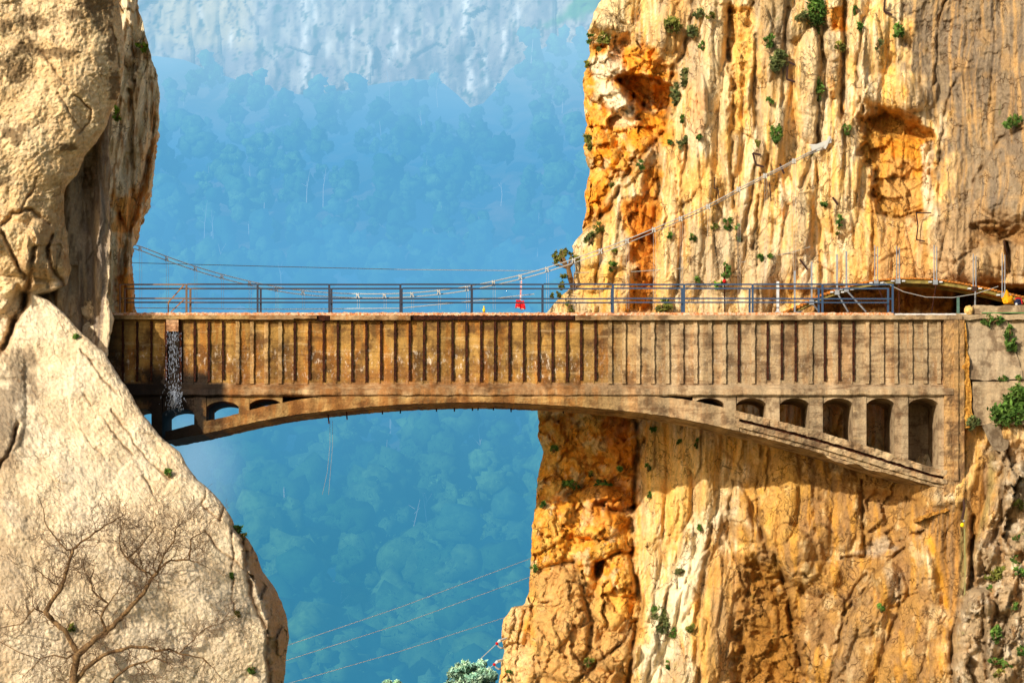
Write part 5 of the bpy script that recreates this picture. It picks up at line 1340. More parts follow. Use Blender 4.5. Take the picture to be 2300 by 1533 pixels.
# little tree leaning out of the right cliff by the deck
tr = empty('cliff_tree', tuple(P(1282, 640, 7.6)), 'small green tree leaning out from the cliff edge just above the railing', 'tree')
m_ = MB(); y_ = 7.3
m_.tube([P(1290, 650, 7.8), P(1280, 622, y_), P(1276, 600, y_), P(1266, 586, y_)], [0.14, 0.11, 0.09, 0.05], 7)
for e in [(1244, 572), (1256, 566), (1284, 568), (1240, 590), (1290, 580), (1262, 562), (1300, 576)]:
    m_.tube([P(1276, 602, y_), P((1276 + e[0]) / 2, (598 + e[1]) / 2 + 3, y_ - 0.1), P(e[0], e[1], y_ - 0.1)], [0.06, 0.04, 0.015], 5)
m_.build('trunk', M_TWIG, tr)
vv = []; ff = []; cc = []; o_ = 0
for (ex, ey, rx, ry) in [(1254, 572, 15, 10), (1272, 568, 16, 9), (1246, 590, 9, 8), (1288, 582, 13, 9), (1260, 584, 12, 7), (1268, 620, 10, 7), (1262, 640, 8, 12), (1256, 660, 6, 10), (1240, 668, 4, 10)]:
    v, f, cl = leaf_cloud(P(ex, ey, y_), mt(rx), 0.2, mt(ry), int(rx * ry * 2.2), 0.07, ex)
    vv.append(v); ff.append(f + o_); cc.append(cl); o_ += len(v)
mesh_np('crown', np.concatenate(vv), np.concatenate(ff), M_LEAF['olive'], tr, smooth=False, col=np.concatenate(cc))

# pale tree tops at the foot of the cliff
def tree_top(cx, cy, rx, ry, y, label, seed):
    k = PXM * (DIST + y) / DIST
    c = P(cx, cy, y); r = np.random.RandomState(seed)
    b = c + Vector((0, 0, -ry * k * 4.2))
    o = empty('pale_tree', tuple(b), label, 'tree', 'pale sunlit trees at the foot of the gorge')
    m_ = MB()
    for i in range(9):
        a = r.uniform(0, 6.28); e = c + Vector((math.cos(a) * rx * k * 0.6, math.sin(a) * rx * k * 0.5, ry * k * r.uniform(-0.3, 0.6)))
        m_.tube([b, b + (c - b) * 0.6, e], [0.35, 0.2, 0.06], 6)
    m_.build('trunk', M_TWIG, o)
    vv = []; ff = []; cc = []; o_ = 0
    for i in range(26):
        a = r.uniform(0, 6.28); q = r.rand() ** 0.6; zz = r.uniform(-1, 0.9)
        p = c + Vector((math.cos(a) * rx * k * q * 0.8, math.sin(a) * rx * k * q * 0.8, ry * k * zz * math.sqrt(max(0.05, 1 - q * q * 0.8))))
        v, f, cl = leaf_cloud(p, rx * k * 0.3, rx * k * 0.3, rx * k * 0.22, 420, 0.16, seed * 40 + i)
        vv.append(v); ff.append(f + o_); cc.append(cl * r.uniform(0.8, 1.15)); o_ += len(v)
    mesh_np('crown', np.concatenate(vv), np.concatenate(ff), M_LEAF['pale'], o, smooth=False, col=np.concatenate(cc))
tree_top(1062, 1534, 58, 50, 60, 'pale green tree top rising at the bottom beside the right cliff', 5)
tree_top(884, 1548, 26, 24, 66, 'tip of a pale green tree at the bottom centre', 6)

# ------------------------------------------------------------------ bare tree in front of the slab
M_BARK = (lambda t: (t.base(t.mix(t.ramp(t.noise(t.mp(t.coord(), (1, 1, 0.4)), 9, 6, 0.7), 0.35, 0.65), tuple(lin((146, 114, 74))), tuple(lin((88, 64, 42))))), t.bump(t.noise(t.coord(), 26, 5, 0.7), 0.7, 0.02), t.m)[-1])(NT('pale_brown_bark'))
M_TW = simple_mat('thin_reddish_twigs', tuple(lin((104, 78, 54))), 0.9)
TY = -8.2
LIMBS = [([(160, 1600), (164, 1533), (168, 1500), (174, 1466)], 13, 10), ([(174, 1470), (146, 1415), (120, 1392), (101, 1375), (121, 1340), (139, 1320), (146, 1290), (156, 1260), (164, 1234)], 8, 3.6), ([(164, 1234), (192, 1210), (222, 1189), (254, 1168), (282, 1153)], 3.4, 1.2),
         ([(164, 1234), (150, 1236), (131, 1214), (103, 1178), (96, 1143), (84, 1110)], 2.8, 0.9), ([(101, 1375), (76, 1365), (62, 1384), (50, 1400), (0, 1410), (-30, 1404)], 2.6, 1), ([(174, 1470), (205, 1440), (237, 1420), (262, 1395), (282, 1375), (303, 1352), (323, 1330), (340, 1300), (350, 1288)], 9, 4.4),
         ([(350, 1288), (366, 1268), (383, 1257), (424, 1257), (429, 1232), (429, 1209), (444, 1200), (459, 1194)], 3.6, 1.2), ([(424, 1257), (440, 1262), (470, 1276)], 1.6, 0.7), ([(237, 1415), (227, 1385), (242, 1355), (222, 1340), (207, 1325), (204, 1300), (212, 1270)], 4.2, 1.1), ([(242, 1355), (262, 1330), (276, 1300)], 2, 0.8),
         ([(352, 1286), (362, 1262), (373, 1239), (392, 1212), (393, 1190), (404, 1176), (420, 1170)], 3, 1), ([(345, 1292), (330, 1284), (313, 1275), (287, 1254), (270, 1234), (267, 1214), (272, 1183), (290, 1160)], 3.2, 1), ([(287, 1254), (312, 1230), (333, 1204), (348, 1180), (350, 1150)], 2.2, 0.8),
         ([(168, 1530), (190, 1500), (217, 1481), (240, 1468), (262, 1461), (295, 1452), (328, 1451), (350, 1460), (380, 1458), (403, 1466), (454, 1476), (470, 1490)], 7, 1.3), ([(236, 1560), (252, 1526), (282, 1501), (305, 1490), (328, 1486), (352, 1478), (373, 1486)], 5, 1.4), ([(403, 1466), (416, 1452), (429, 1441), (445, 1424), (464, 1410), (500, 1396), (534, 1380)], 2, 0.7),
         ([(454, 1476), (480, 1500), (500, 1524)], 1.6, 0.8), ([(252, 1526), (250, 1560), (252, 1600)], 6, 5), ([(0, 1440), (40, 1462), (90, 1480)], 1.4, 1), ([(139, 1320), (108, 1300), (86, 1280), (60, 1268)], 2.4, 0.8), ([(207, 1310), (190, 1280), (180, 1250)], 1.6, 0.7), ([(174, 1466), (150, 1476), (120, 1470), (90, 1480), (50, 1520)], 2.6, 0.9)]
bt = empty('bare_tree', tuple(P(162, 1600, TY)), 'leafless crooked tree with dense twigs in front of the pale slab', 'tree')
rb = random.Random(21)
def to_tree(px, py, dy=0.0): return P(px, py, TY + dy)
nodes = []
for li, (pts, r0_, r1_) in enumerate(LIMBS):
    # resample with small wiggles
    q = []
    dy0 = rb.uniform(-0.3, 0.3) if li else 0
    for (a, b) in zip(pts[:-1], pts[1:]):
        for k in range(3):
            t_ = k / 3
            q.append((a[0] * (1 - t_) + b[0] * t_ + rb.uniform(-1.6, 1.6), a[1] * (1 - t_) + b[1] * t_ + rb.uniform(-1.6, 1.6)))
    q.append(pts[-1])
    n = len(q); w3 = []; rr = []
    for i, (x_, y_) in enumerate(q):
        u = i / (n - 1)
        w3.append(to_tree(x_, y_, dy0 * u + 0.15 * math.sin(i * 1.3)))
        rr.append(0.74 * mt(r0_ * (1 - u) + r1_ * u) * rb.uniform(0.88, 1.14))
        if u > 0.12 or r0_ < 4: nodes.append((x_, y_, dy0 * u, max(0.5, r0_ * (1 - u) + r1_ * u), math.atan2(-(q[min(i + 1, n - 1)][1] - q[max(i - 1, 0)][1]), q[min(i + 1, n - 1)][0] - q[max(i - 1, 0)][0])))
    m_ = MB(); m_.tube(w3, rr, 8)
    m_.build('trunk' if li == 0 else 'branch', M_BARK, bt, smooth=True)
tw_ = MB(); cnt = [0]
def twig(x_, y_, dy, r, ang, depth):
    n = rb.randint(4, 6); pts = [(x_, y_, dy)]
    step_ = rb.uniform(5, 9) * (1.15 if depth == 0 else 0.8 if depth == 1 else 0.6)
    for i in range(n):
        ang += rb.uniform(-0.55, 0.55) + 0.06 * math.sin(ang - 1.57) * -1
        x_ += math.cos(ang) * step_; y_ -= math.sin(ang) * step_; dy += rb.uniform(-0.08, 0.05)
        pts.append((x_, y_, dy))
        if depth < 3 and rb.random() < (0.62 if depth < 2 else 0.4):
            twig(x_, y_, dy, r * 0.62, ang + rb.choice((-1, 1)) * rb.uniform(0.4, 1.1), depth + 1)
    dyc = [max(-0.7, min(0.75, p[2])) for p in pts]
    tw_.tube([to_tree(p[0], p[1], d) for p, d in zip(pts, dyc)], [mt(max(0.26, r * (1 - 0.75 * i / n))) for i in range(n + 1)], 4, False); cnt[0] += 1
for (x_, y_, dy, r, a) in nodes:
    if rb.random() < (0.62 if y_ < 1470 else 0.45):
        twig(x_, y_, dy, min(1.3, r * 0.5), a + rb.choice((-1, 1)) * rb.uniform(0.4, 1.3), 0 if rb.random() < 0.7 else 1)
tw_.build('twigs', M_TW, bt)

# ------------------------------------------------------------------ suspension footbridge behind
def cable_mat(name, near, far_):
    t = NT(name); X_, _, _ = t.sep(t.pos()); t.base(t.mix(t.ramp(X_, -9, -4), near, far_)); t.b.inputs['Roughness'].default_value = 0.5; return t.m  # left stretch whitened: sunlight painted into the colour
M_CABLE = cable_mat('galvanised_cable', (0.8, 0.8, 0.78), tuple(lin((168, 164, 154))))
M_CLAMP = cable_mat('galvanised_clamp', (0.85, 0.85, 0.82), tuple(lin((186, 182, 170))))
SY = 7.0
CB = [(290, 546), (300, 551), (376, 581), (440, 603), (500, 621), (562, 636), (622, 649), (682, 657), (745, 662), (805, 664), (865, 664), (927, 662), (987, 656), (1050, 648), (1110, 635), (1170, 622), (1230, 605), (1290, 585), (1350, 564), (1410, 541), (1470, 516), (1530, 491), (1592, 464), (1660, 425), (1720, 395), (1785, 362), (1850, 326)]
def cab_y(px): return SY - 3.4 * sstep(1180, 1420, np.float64(px)) - 0.1 * sstep(1500, 1860, np.float64(px))
sus = empty('suspension_footbridge', tuple(P(1000, 700, SY)), 'slender cable suspension footbridge hanging just behind the old bridge', 'suspension bridge')
for k_, (dz, dy) in enumerate([(-4, 0.0), (5, 0.12)]):
    m_ = MB(); xs_ = np.linspace(290, 1850, 120); zs = smooth = np.interp(xs_, [p[0] for p in CB], [p[1] for p in CB])
    zs = np.convolve(np.pad(zs, 3, mode='edge'), np.ones(7) / 7, 'valid')
    m_.tube([P(x_, z_ + dz * (1 - 0.45 * sstep(1250, 1800, np.float64(x_))), cab_y(x_) + dy) for x_, z_ in zip(xs_, zs)], 0.020, 6)
    m_.build('main_cable', M_CABLE, sus)
for (px_, py_) in CB[1:-1]:
    if px_ == 300: px_, py_ = 316, 558
    y_ = float(cab_y(px_))
    m_ = MB()
    for s_ in (-1, 1):
        m_.box(P(px_ - 2.6 + s_ * 2.4, py_ - 6, y_ - 0.06), P(px_ - 1.0 + s_ * 2.4, py_ + 7, y_ + 0.14))
    m_.box(P(px_ - 5, py_ - 1.4, y_ - 0.08), P(px_ + 2, py_ + 1.4, y_ + 0.16))
    m_.bar(P(px_ - 5, py_ - 6, y_ - 0.05), P(px_ + 3, py_ + 5, y_ - 0.05), 0.025, 0.03)
    m_.build('cable_clamp', M_CLAMP, sus)
    m_ = MB()
    zb = 694 if px_ < 1700 else 640
    for d_ in (-2.4, 2.4):
        m_.tube([P(px_ + d_, py_ + 7, y_), P(px_ + d_, zb, y_)], 0.006, 4)
    if zb > py_ + 10: m_.build('hanger', M_CABLE, sus)
m_ = MB(); m_.tube([P(290, 691, SY), P(620, 694, SY), P(900, 692, SY), P(1060, 676, SY), P(1200, 660, SY + .3)], 0.018, 5); m_.build('handline', M_CABLE, sus)
m_ = MB()
m_.box(P(270, 703, 3.9), P(1500, 711, 4.9)); m_.build('deck', simple_mat('grey_timber_deck', tuple(lin((130, 120, 108))), 0.8), sus)
# anchor plate on the rock
m_ = MB(); ya = rock_y(1852, 325) - 0.2
m_.bar(P(1822, 334, ya), P(1866, 316, ya), 0.16, 0.08); m_.bar(P(1834, 340, ya), P(1868, 312, ya), 0.06, 0.06); m_.bar(P(1818, 326, ya), P(1860, 326, ya), 0.07, 0.06); m_.bar(P(1852, 334, ya - 0.05), P(1864, 306, ya - 0.05), 0.10, 0.05)
m_.build('cable_anchor', M_CLAMP, sus)
def wire(name, pts, r, label, mat=None, cat='wire'):
    c = Vector(pts[0]); m_ = MB(); m_.tube(pts, r, 4); o = m_.build(name, mat or M_CABLE, None, origin=c); tag(o, label, cat); return o
M_OLDW = simple_mat('dull_old_wire', tuple(lin((150, 146, 134))), 0.7)
wire('guide_wire', [P(296, 590, 8.5), P(600, 598, 8.5), P(900, 605, 8.5), P(1210, 608, 8.8)], 0.016, 'thin straight wire crossing the gorge above the left half of the bridge', M_OLDW)
wire('guide_wire', [P(1290, 612, 7.2), P(1420, 610, 6.6), P(1540, 602, 6.0), P(1660, 590, 5.6), P(1780, 566, 5.0), P(1820, 554, 4.9)], 0.018, 'thin sagging wire strung along the right cliff above the railing', M_OLDW)
m_ = MB()

# ------------------------------------------------------------------ red bags and other small things on the deck
M_RED = simple_mat('faded_red_canvas', tuple(lin((214, 22, 24))), 0.6, var=0.35, scale=9); M_YEL = simple_mat('yellow_plastic', tuple(lin((240, 206, 20))), 0.4)
def bag(px_, py_, label, tilt, w_=15):
    o = empty('red_bag', tuple(P(px_, py_ + 9, SY - 0.2)), label, 'bag', 'red bags hanging from the footbridge')
    bm = bmesh.new(); bmesh.ops.create_cube(bm, size=1.0)
    bmesh.ops.subdivide_edges(bm, edges=bm.edges[:], cuts=3, use_grid_fill=True)
    for v in bm.verts:
        f_ = 1 + 0.25 * (0.5 - v.co.z) ; v.co.x *= f_; v.co.y *= f_
        r_ = Vector((v.co.x, v.co.y)).length; v.co.x *= 1 - 0.22 * max(0, r_ - 0.5); v.co.y *= 1 - 0.22 * max(0, r_ - 0.5)
        v.co = Vector((v.co.x * mt(w_) * 0.72, v.co.y * 0.22, v.co.z * mt(19))) + Vector([mnoise.noise(v.co * 3 + Vector((px_, 0, k * 9))) * 0.035 for k in range(3)])
        x_, z_ = v.co.x, v.co.z; v.co.x = x_ * math.cos(tilt) - z_ * math.sin(tilt); v.co.z = x_ * math.sin(tilt) + z_ * math.cos(tilt) + mt(10)
    me = bpy.data.meshes.new('sack'); bm.to_mesh(me); bm.free(); me.materials.append(M_RED); b_ = bpy.data.objects.new('sack', me); COL.objects.link(b_); b_.parent = o
    m_ = MB(); m_.bar(P(px_ - 3, py_ + 7, SY - 0.36), P(px_ + 3, py_ + 8, SY - 0.36), 0.03, 0.02); m_.build('white_hem', M_CLAMP, o)
    return o
bag(1164, 683, 'left one of two red bags hanging on a rope behind the railing', -0.05); bag(1174, 686, 'right one of two red bags hanging on a rope behind the railing', 0.16, 13)
wire('hanging_rope', [P(1171, 630, SY - 0.1), P(1170, 650, SY - 0.2), P(1169, 674, SY - 0.25)], 0.035, 'short red and white rope the two red bags hang from', simple_mat('red_white_rope', tuple(lin((190, 70, 66))), 0.8, var=0, scale=14, c2=(0.8, 0.75, 0.7)), 'rope')
o = empty('yellow_bottle', tuple(P(1087, 701, 1.0)), 'small yellow bottle standing on the deck between two railing posts', 'bottle')
m_ = MB(); b0_ = P(1087, 701, 1.0); m_.tube([b0_, b0_ + Vector((0, 0, 0.13)), b0_ + Vector((0, 0, 0.16)), b0_ + Vector((0, 0, 0.2))], [0.05, 0.05, 0.025, 0.022], 10); m_.build('body', M_YEL, o)
m_ = MB(); m_.tube([b0_ + Vector((0, 0, 0.2)), b0_ + Vector((0, 0, 0.235))], 0.03, 8); m_.build('cap', M_YEL, o)
# red ball marker on a thin post
o = empty('marker_post', tuple(P(1628, 700, 5.2)), 'thin post with a red ball rising behind the railing', 'marker')
m_ = MB(); m_.tube([P(1628, 700, 5.2), P(1627, 600, 5.2)], 0.03, 5); m_.build('post', M_RUSTBAR, o)
m_ = MB(); m_.ball(P(1627, 631, 5.15), 0.075, 10, 8); m_.build('ball', M_RED, o, smooth=True)

# ------------------------------------------------------------------ old iron rungs on the right cliff
M_IRON = simple_mat('black_rusty_iron', tuple(lin((66, 44, 36))), 0.8)
def rung(pts, label, r=0.035, yo=0.14):
    y0 = min(rock_y(*p) for p in pts) - yo
    b = P(pts[-1][0], pts[-1][1], y0)
    m_ = MB()
    for a, c in zip(pts[:-1], pts[1:]): m_.bar(P(a[0], a[1], y0), P(c[0], c[1], y0), r * 2, r * 2)
    o = m_.build('iron_rung', M_IRON, None, origin=b); tag(o, label, 'iron bracket', 'old iron brackets on the right cliff')
rung([(1786, 146), (1770, 139), (1767, 178), (1786, 184)], 'large square iron bracket beside the big grey bush')
rung([(1709, 348), (1691, 344), (1698, 370), (1716, 375)], 'square iron bracket above the main cable')
rung([(1752, 368), (1761, 390)], 'short slanted iron bar crossing the main cable')
rung([(1988, -4), (1986, 26), (2004, 34)], 'iron bracket cut by the top edge of the picture')
rung([(2092, 478), (2058, 478), (2062, 508), (2058, 538), (2078, 542)], 'tall iron bracket at the foot of the orange alcove', 0.022)
rung([(1870, 443), (1882, 460)], 'short slanted bar on the smooth wall left of the alcove')
rung([(1796, 582), (1814, 606)], 'short slanted bar above the walkway start', 0.03)
rung([(1606, 398), (1604, 422), (1613, 426), (1615, 448)], 'thin bent iron bar on the fluted wall left of the cable', 0.02)
rung([(1728, 410), (1732, 452)], 'thin upright iron bar below the main cable', 0.02)
rung([(2254, 540), (2262, 572)], 'dark iron bar at the overhang near the right edge', 0.02)

# ------------------------------------------------------------------ hanging boardwalk along the right cliff
M_WOOD = simple_mat('olive_grey_timber', tuple(lin((150, 130, 66))), 0.85, c2=tuple(lin((110, 96, 50)))); M_ORW = simple_mat('orange_board_ends', tuple(lin((206, 124, 44))), 0.85, c2=tuple(lin((130, 84, 40))), scale=14)
M_STEEL = simple_mat('galvanised_steel', tuple(lin((146, 148, 148))), 0.5, 0.1); M_WHITE = simple_mat('white_fitting', (0.62, 0.62, 0.58), 0.6)
BWK = [(1748, 706), (1790, 690), (1815, 676), (1840, 664), (1880, 650), (1910, 641), (1960, 630), (2015, 625), (2060, 625), (2100, 627), (2160, 636), (2220, 648), (2260, 658), (2320, 672), (2400, 690)]
bw = empty('boardwalk', tuple(P(2010, 640, 3.0)), 'curved timber and steel boardwalk bracketed to the cliff above the right end of the bridge', 'boardwalk')
def bw_z(px): return float(np.interp(px, [p[0] for p in BWK], [p[1] for p in BWK]))
WY = 3.4
xs_ = np.arange(1748, 2400, 6.0); zz = np.array([bw_z(x_) for x_ in xs_]); zz = np.convolve(np.pad(zz, 2, mode='edge'), np.ones(5) / 5, 'valid')
def band(dz0, dz1, y0, y1, mat, name):
    V = []; F = []
    for x_, z_ in zip(xs_, zz):
        for (d_, y_) in ((dz0, y0), (dz1, y0), (dz1, y1), (dz0, y1)):
            V.append(P(x_, z_ + d_, WY) + Vector((0, y_ - WY, 0)))
    for a in range(len(xs_) - 1):
        for b in range(4):
            b2 = (b + 1) % 4; F.append((a * 4 + b, a * 4 + b2, (a + 1) * 4 + b2, (a + 1) * 4 + b))
    m_ = MB(); m_.add(V, F); m_.build(name, mat, bw)
band(2, 11, WY, WY + 0.12, M_WOOD, 'edge_beam'); band(3, 9, WY + 1.3, WY + 1.42, M_WOOD, 'edge_beam')
m_ = MB(); r_ = random.Random(3)
for x_ in np.arange(1752, 2396, 7.5):
    z_ = bw_z(x_); p = P(x_, z_ + 1, WY); q = P(x_ + 6.6, bw_z(x_ + 6.6) + 1, WY)
    m_.box((p.x, WY - 0.08 - r_.random() * 0.03, min(p.z, q.z) - 0.02), (q.x, WY + 1.55, max(p.z, q.z) + 0.03))
m_.build('deck_boards', M_ORW, bw)
for (px_, zt, foot, two) in [(1785, 608, (1800, 700), 0), (1823, 588, (1840, 700), 0), (1880, 571, (1905, 700), 0), (1901, 564, (1945, 700), 0), (1968, 550, (1996, 702), 0), (2017, 552, (2020, 702), 1), (2101, 550, (2092, 704), 1), (2189, 570, (2190, 688), 0), (2254, 568, (2253, 672), 1)]:
    z_ = bw_z(px_); y_ = WY - 0.12
    m_ = MB()
    if px_ < 1910: m_.bar(P(px_, z_ + 10, y_), P(px_, zt, y_), 0.065, 0.05)
    else:
        m_.tube([P(px_ - 3, z_ + 8, y_), P(px_ - 3, zt, y_)], 0.022, 5)
        m_.tube([P(px_ + 3, z_ + 8, y_), P(px_ + 3, zt + 4, y_)], 0.022, 5)
    m_.build('post', M_STEEL, bw)
    m_ = MB(); m_.tube([P(px_ + 2, z_ + 10, y_), P(foot[0], foot[1], y_ + 0.2)], 0.034, 6); m_.build('strut', M_STEEL if px_ > 2150 or px_ < 1950 else M_RUSTBAR, bw)
    if px_ > 1800:
        for s_ in (-1, 1):
            m_ = MB(); m_.box(P(px_ + s_ * 12 - 3, z_ + 4, WY - 0.14), P(px_ + s_ * 12 + 3, z_ + 8, WY - 0.01)); m_.build('bracket_plate', M_WHITE, bw)
        m_ = MB(); m_.box(P(px_ - 5, z_ + 1, WY - 0.16), P(px_ + 5, z_ + 12, WY - 0.09)); m_.build('bracket', M_STEEL if px_ != 2189 else M_IRON, bw)
m_ = MB(); m_.tube([P(1982, 632, 3.1), P(2030, 655, 3.1), P(2080, 667, 3.1), P(2140, 668, 3.1), P(2190, 660, 3.1), P(2242, 643, 3.1)], 0.013, 5)
o = m_.build('slack_rope', M_CABLE, None, origin=P(2100, 668, 3.1)); tag(o, 'slack pale rope sagging under the boardwalk', 'rope')
# thin steel post by the deck end, white post
for (px_, a_, b_, mt_, nm, lb) in [(2152, 668, 704, simple_mat('dull_green_post', tuple(lin((84, 110, 96))), 0.7), 'short_post', 'short green grey post at the end of the deck under the boardwalk'),
                               (1747, 632, 700, M_WHITE, 'short_post', 'short white post behind the railing left of the boardwalk start')]:
    m_ = MB(); m_.bar(P(px_, b_, 2.6), P(px_, a_, 2.6), 0.10, 0.08); m_.box(P(px_ - 5, b_ - 1, 2.55), P(px_ + 5, b_ + 2, 2.75)); o = m_.build(nm, mt_, None, origin=P(px_, b_, 2.6)); tag(o, lb, 'post')

# yellow tarpaulin heap and backpack on the parapet
def lump(name, cx, cy, w_, h_, y_, mat, label, cat, seed, peak=0.0, parts=None):
    b = P(cx, cy + h_ / 2, y_); o = empty(name, tuple(b), label, cat)
    bm = bmesh.new(); bmesh.ops.create_icosphere(bm, subdivisions=4, radius=1)
    for v in bm.verts:
        n_ = mnoise.noise(v.co * 1.7 + Vector((seed, 0, 0))) * 0.28 + abs(mnoise.noise(v.co * 4 + Vector((seed, 3, 0)))) * 0.16
        v.co *= 1 + n_
        if peak and v.co.z > 0: v.co.z *= 1 + peak * max(0, 1 - abs(v.co.x + 0.25) * 2.2)
        v.co.z = max(v.co.z, -0.75)
        v.co = Vector((v.co.x * mt(w_) / 2, v.co.y * mt(w_) / 2.4, (v.co.z + 0.75) * mt(h_) / 1.75))
    me = bpy.data.meshes.new('cloth'); bm.to_mesh(me); bm.free(); me.materials.append(mat); q = bpy.data.objects.new('cloth', me); COL.objects.link(q); q.parent = o
    return o
lump('yellow_tarpaulin', 2263, 672, 26, 20, 0.9, simple_mat('yellow_tarp', tuple(lin((238, 160, 14))), 0.6, var=0.3), 'crumpled yellow tarpaulin heaped on the parapet under the boardwalk', 'tarpaulin', 3, 1.2)
bp = lump('backpack', 2288, 677, 17, 16, 0.9, simple_mat('navy_fabric', tuple(lin((34, 40, 66))), 0.8), 'small navy backpack with red trim beside the yellow tarpaulin', 'backpack', 8)
m_ = MB(); m_.tube([P(2279, 671, .62), P(2286, 669, .6), P(2294, 671, .62), P(2296, 682, .62)], 0.025, 5); m_.build('red_trim', M_RED, bp)
m_ = MB(); m_.ball(P(2283, 683, .6), 0.05, 8, 6); m_.build('white_cup', M_WHITE, bp)
lump('boulder', 2176, 696, 20, 20, 0.3, simple_mat('loose_sandstone', tuple(lin((222, 178, 104))), 0.9, var=0.3), 'pale boulder lying where the deck meets the parapet', 'boulder', 14)

# ------------------------------------------------------------------ concrete retaining wall and parapet on the right
M_GREYC = concrete_material('grey_stained_concrete', tuple(lin((132, 122, 110))), tuple(lin((104, 95, 86))), 0.25, 0.2, False, 0.3)
M_TANC = concrete_material('tan_weathered_concrete', tuple(lin((158, 136, 104))), tuple(lin((128, 108, 80))), 0.4, 0.3, False, 0.4)
rw = empty('retaining_wall', tuple(P(2235, 960, 0.4)), 'grey concrete retaining wall beside the right end of the bridge', 'wall')
def quad_panel(name, tl, tr_, br, bl, y_, th, mat, parent, seed, nr=26, nc=26, rough=0.03):
    u, v = np.meshgrid(np.linspace(0, 1, nc), np.linspace(0, 1, nr))
    Xp = (tl[0] * (1 - u) + tr_[0] * u) * (1 - v) + (bl[0] * (1 - u) + br[0] * u) * v
    Yp = (tl[1] * (1 - u) + tr_[1] * u) * (1 - v) + (bl[1] * (1 - u) + br[1] * u) * v
    edge = np.minimum(np.minimum(u, 1 - u), np.minimum(v, 1 - v))
    Xp = Xp + 3.0 * fbm(Xp / 30, Yp / 30, 3, seed) * 2 * (edge < 0.02); Yp = Yp + 3.0 * fbm(Xp / 30, Yp / 30, 3, seed + 4) * 2 * (edge < 0.02)
    D_ = y_ + rough * fbm(Xp / 30, Yp / 30, 4, seed + 8) * 2
    F = np.stack([(Xp - CXP) * PXM, D_, (HOR - Yp) * PXM], -1); B = F.copy(); B[..., 1] = y_ + th
    N = nr * nc; i = np.arange(nc - 1); j = i + (nr - 1) * nc; a = np.arange(nr - 1) * nc; b = a + nc - 1
    fs_ = [grid_faces(nr, nc)[:, ::-1], grid_faces(nr, nc) + N, np.stack([i, i + 1, i + 1 + N, i + N], 1), np.stack([j + 1, j, j + N, j + 1 + N], 1), np.stack([a + nc, a, a + N, a + nc + N], 1), np.stack([b, b + nc, b + nc + N, b + N], 1)]
    return mesh_np(name, np.concatenate([F.reshape(-1, 3), B.reshape(-1, 3)]), np.concatenate(fs_), mat, parent, smooth=False)
quad_panel('upper_panel', (2160, 716), (2262, 716), (2302, 852), (2178, 853), 0.10, 1.4, M_GREYC, rw, 601)
quad_panel('upper_panel', (2263, 716), (2760, 716), (2760, 850), (2303, 852), 0.16, 1.4, M_TANC, rw, 604)
quad_panel('lower_panel', (2184, 857), (2760, 852), (2760, 948), (2190, 954), 0.02, 1.6, M_TANC, rw, 607)
quad_panel('pitted_strip', (2150, 706), (2165, 706), (2188, 960), (2158, 960), -0.02, 1.0, rusty('pitted_ochre_mortar', (206, 150, 66), (160, 104, 36), (70, 44, 20)), rw, 611, 60, 8, 0.10)
quad_panel('top_ledge', (2150, 706), (2760, 704), (2760, 716), (2150, 717), -0.06, 1.6, M_TANC, rw, 613, 5, 60, 0.05)
par = quad_panel('parapet', (2190, 684), (2760, 682), (2760, 702), (2192, 703), 0.25, 1.1, M_TANC, None, 617, 12, 60, 0.03)
tag(par, 'low weathered concrete parapet at the foot of the boardwalk', 'parapet')
par['category'] = 'parapet'
m_ = MB(); m_.box(P(2206, 701.5, 0.10), P(2300, 703.5, 0.22)); o = m_.build('green_strip', simple_mat('green_paint', tuple(lin((96, 160, 90))), 0.8), None, origin=P(2250, 703, 0.15)); tag(o, 'thin green cord lying along the foot of the parapet', 'cord')
# broken slab of concrete leaning below the wall
V_ = [(2206, 956), (2232, 946), (2254, 955), (2266, 990), (2264, 1006), (2250, 1016), (2232, 1008), (2218, 985)]
m_ = MB(); n_ = len(V_)
m_.add([P(a, b, -0.25 - 0.004 * (b - 950) + 0.012 * (a - 2206)) for a, b in V_] + [P(a, b, 0.5) for a, b in V_], [tuple(range(n_))] + [(i, i + n_, (i + 1) % n_ + n_, (i + 1) % n_) for i in range(n_)])
o = m_.build('broken_slab', M_GREYC, None, origin=P(2235, 1016, 0)); tag(o, 'broken grey slab fragment leaning below the retaining wall', 'slab')
# chipped ledge of mortar under the end pier, with the carabiner
m_ = MB(); r_ = random.Random(8)
x = ar(2064, 2164, 2)
yl = np.interp(x, [2064, 2100, 2140, 2164], [1166, 1152, 1140, 1128])
led = empty('mortar_ledge', tuple(P(2110, 1150, 0.2)), 'crumbling slanted mortar ledge with bolt holes under the foot of the arch', 'ledge')
strip_solid('ledge', x, yl - 5, yl + 4, 0.25, 1.4, rusty('crumbling_mortar', (204, 150, 70), (150, 98, 36), (60, 38, 18)), led, 0.12, 5, 3.0, 701)
o = empty('yellow_pulley', tuple(P(2161, 1182, -0.1)), 'tiny yellow pulley hanging beside the end pier', 'pulley')
m_ = MB(); m_.ball(P(2161, 1178, -0.1), 0.075, 10, 8, (1, 0.5, 1.1)); m_.build('sheave', M_YEL, o); m_ = MB(); m_.ball(P(2165, 1169, -0.1), 0.045, 8, 6); m_.build('shackle', M_STEEL, o)
m_ = MB(); m_.tube([P(2163, 1110, -0.05), P(2166, 1140, -0.12), P(2161, 1166, -0.1)], 0.05, 5); m_.build('strap', M_IRON, o)
wire('drain_pipe', [P(2166, 1186, 0.0), P(2168, 1300, 0.2), P(2164, 1380, 0.3)], 0.03, 'thin greenish pipe running down the cliff below the yellow pulley', simple_mat('mossy_pipe', tuple(lin((150, 146, 92))), 0.8), 'pipe')

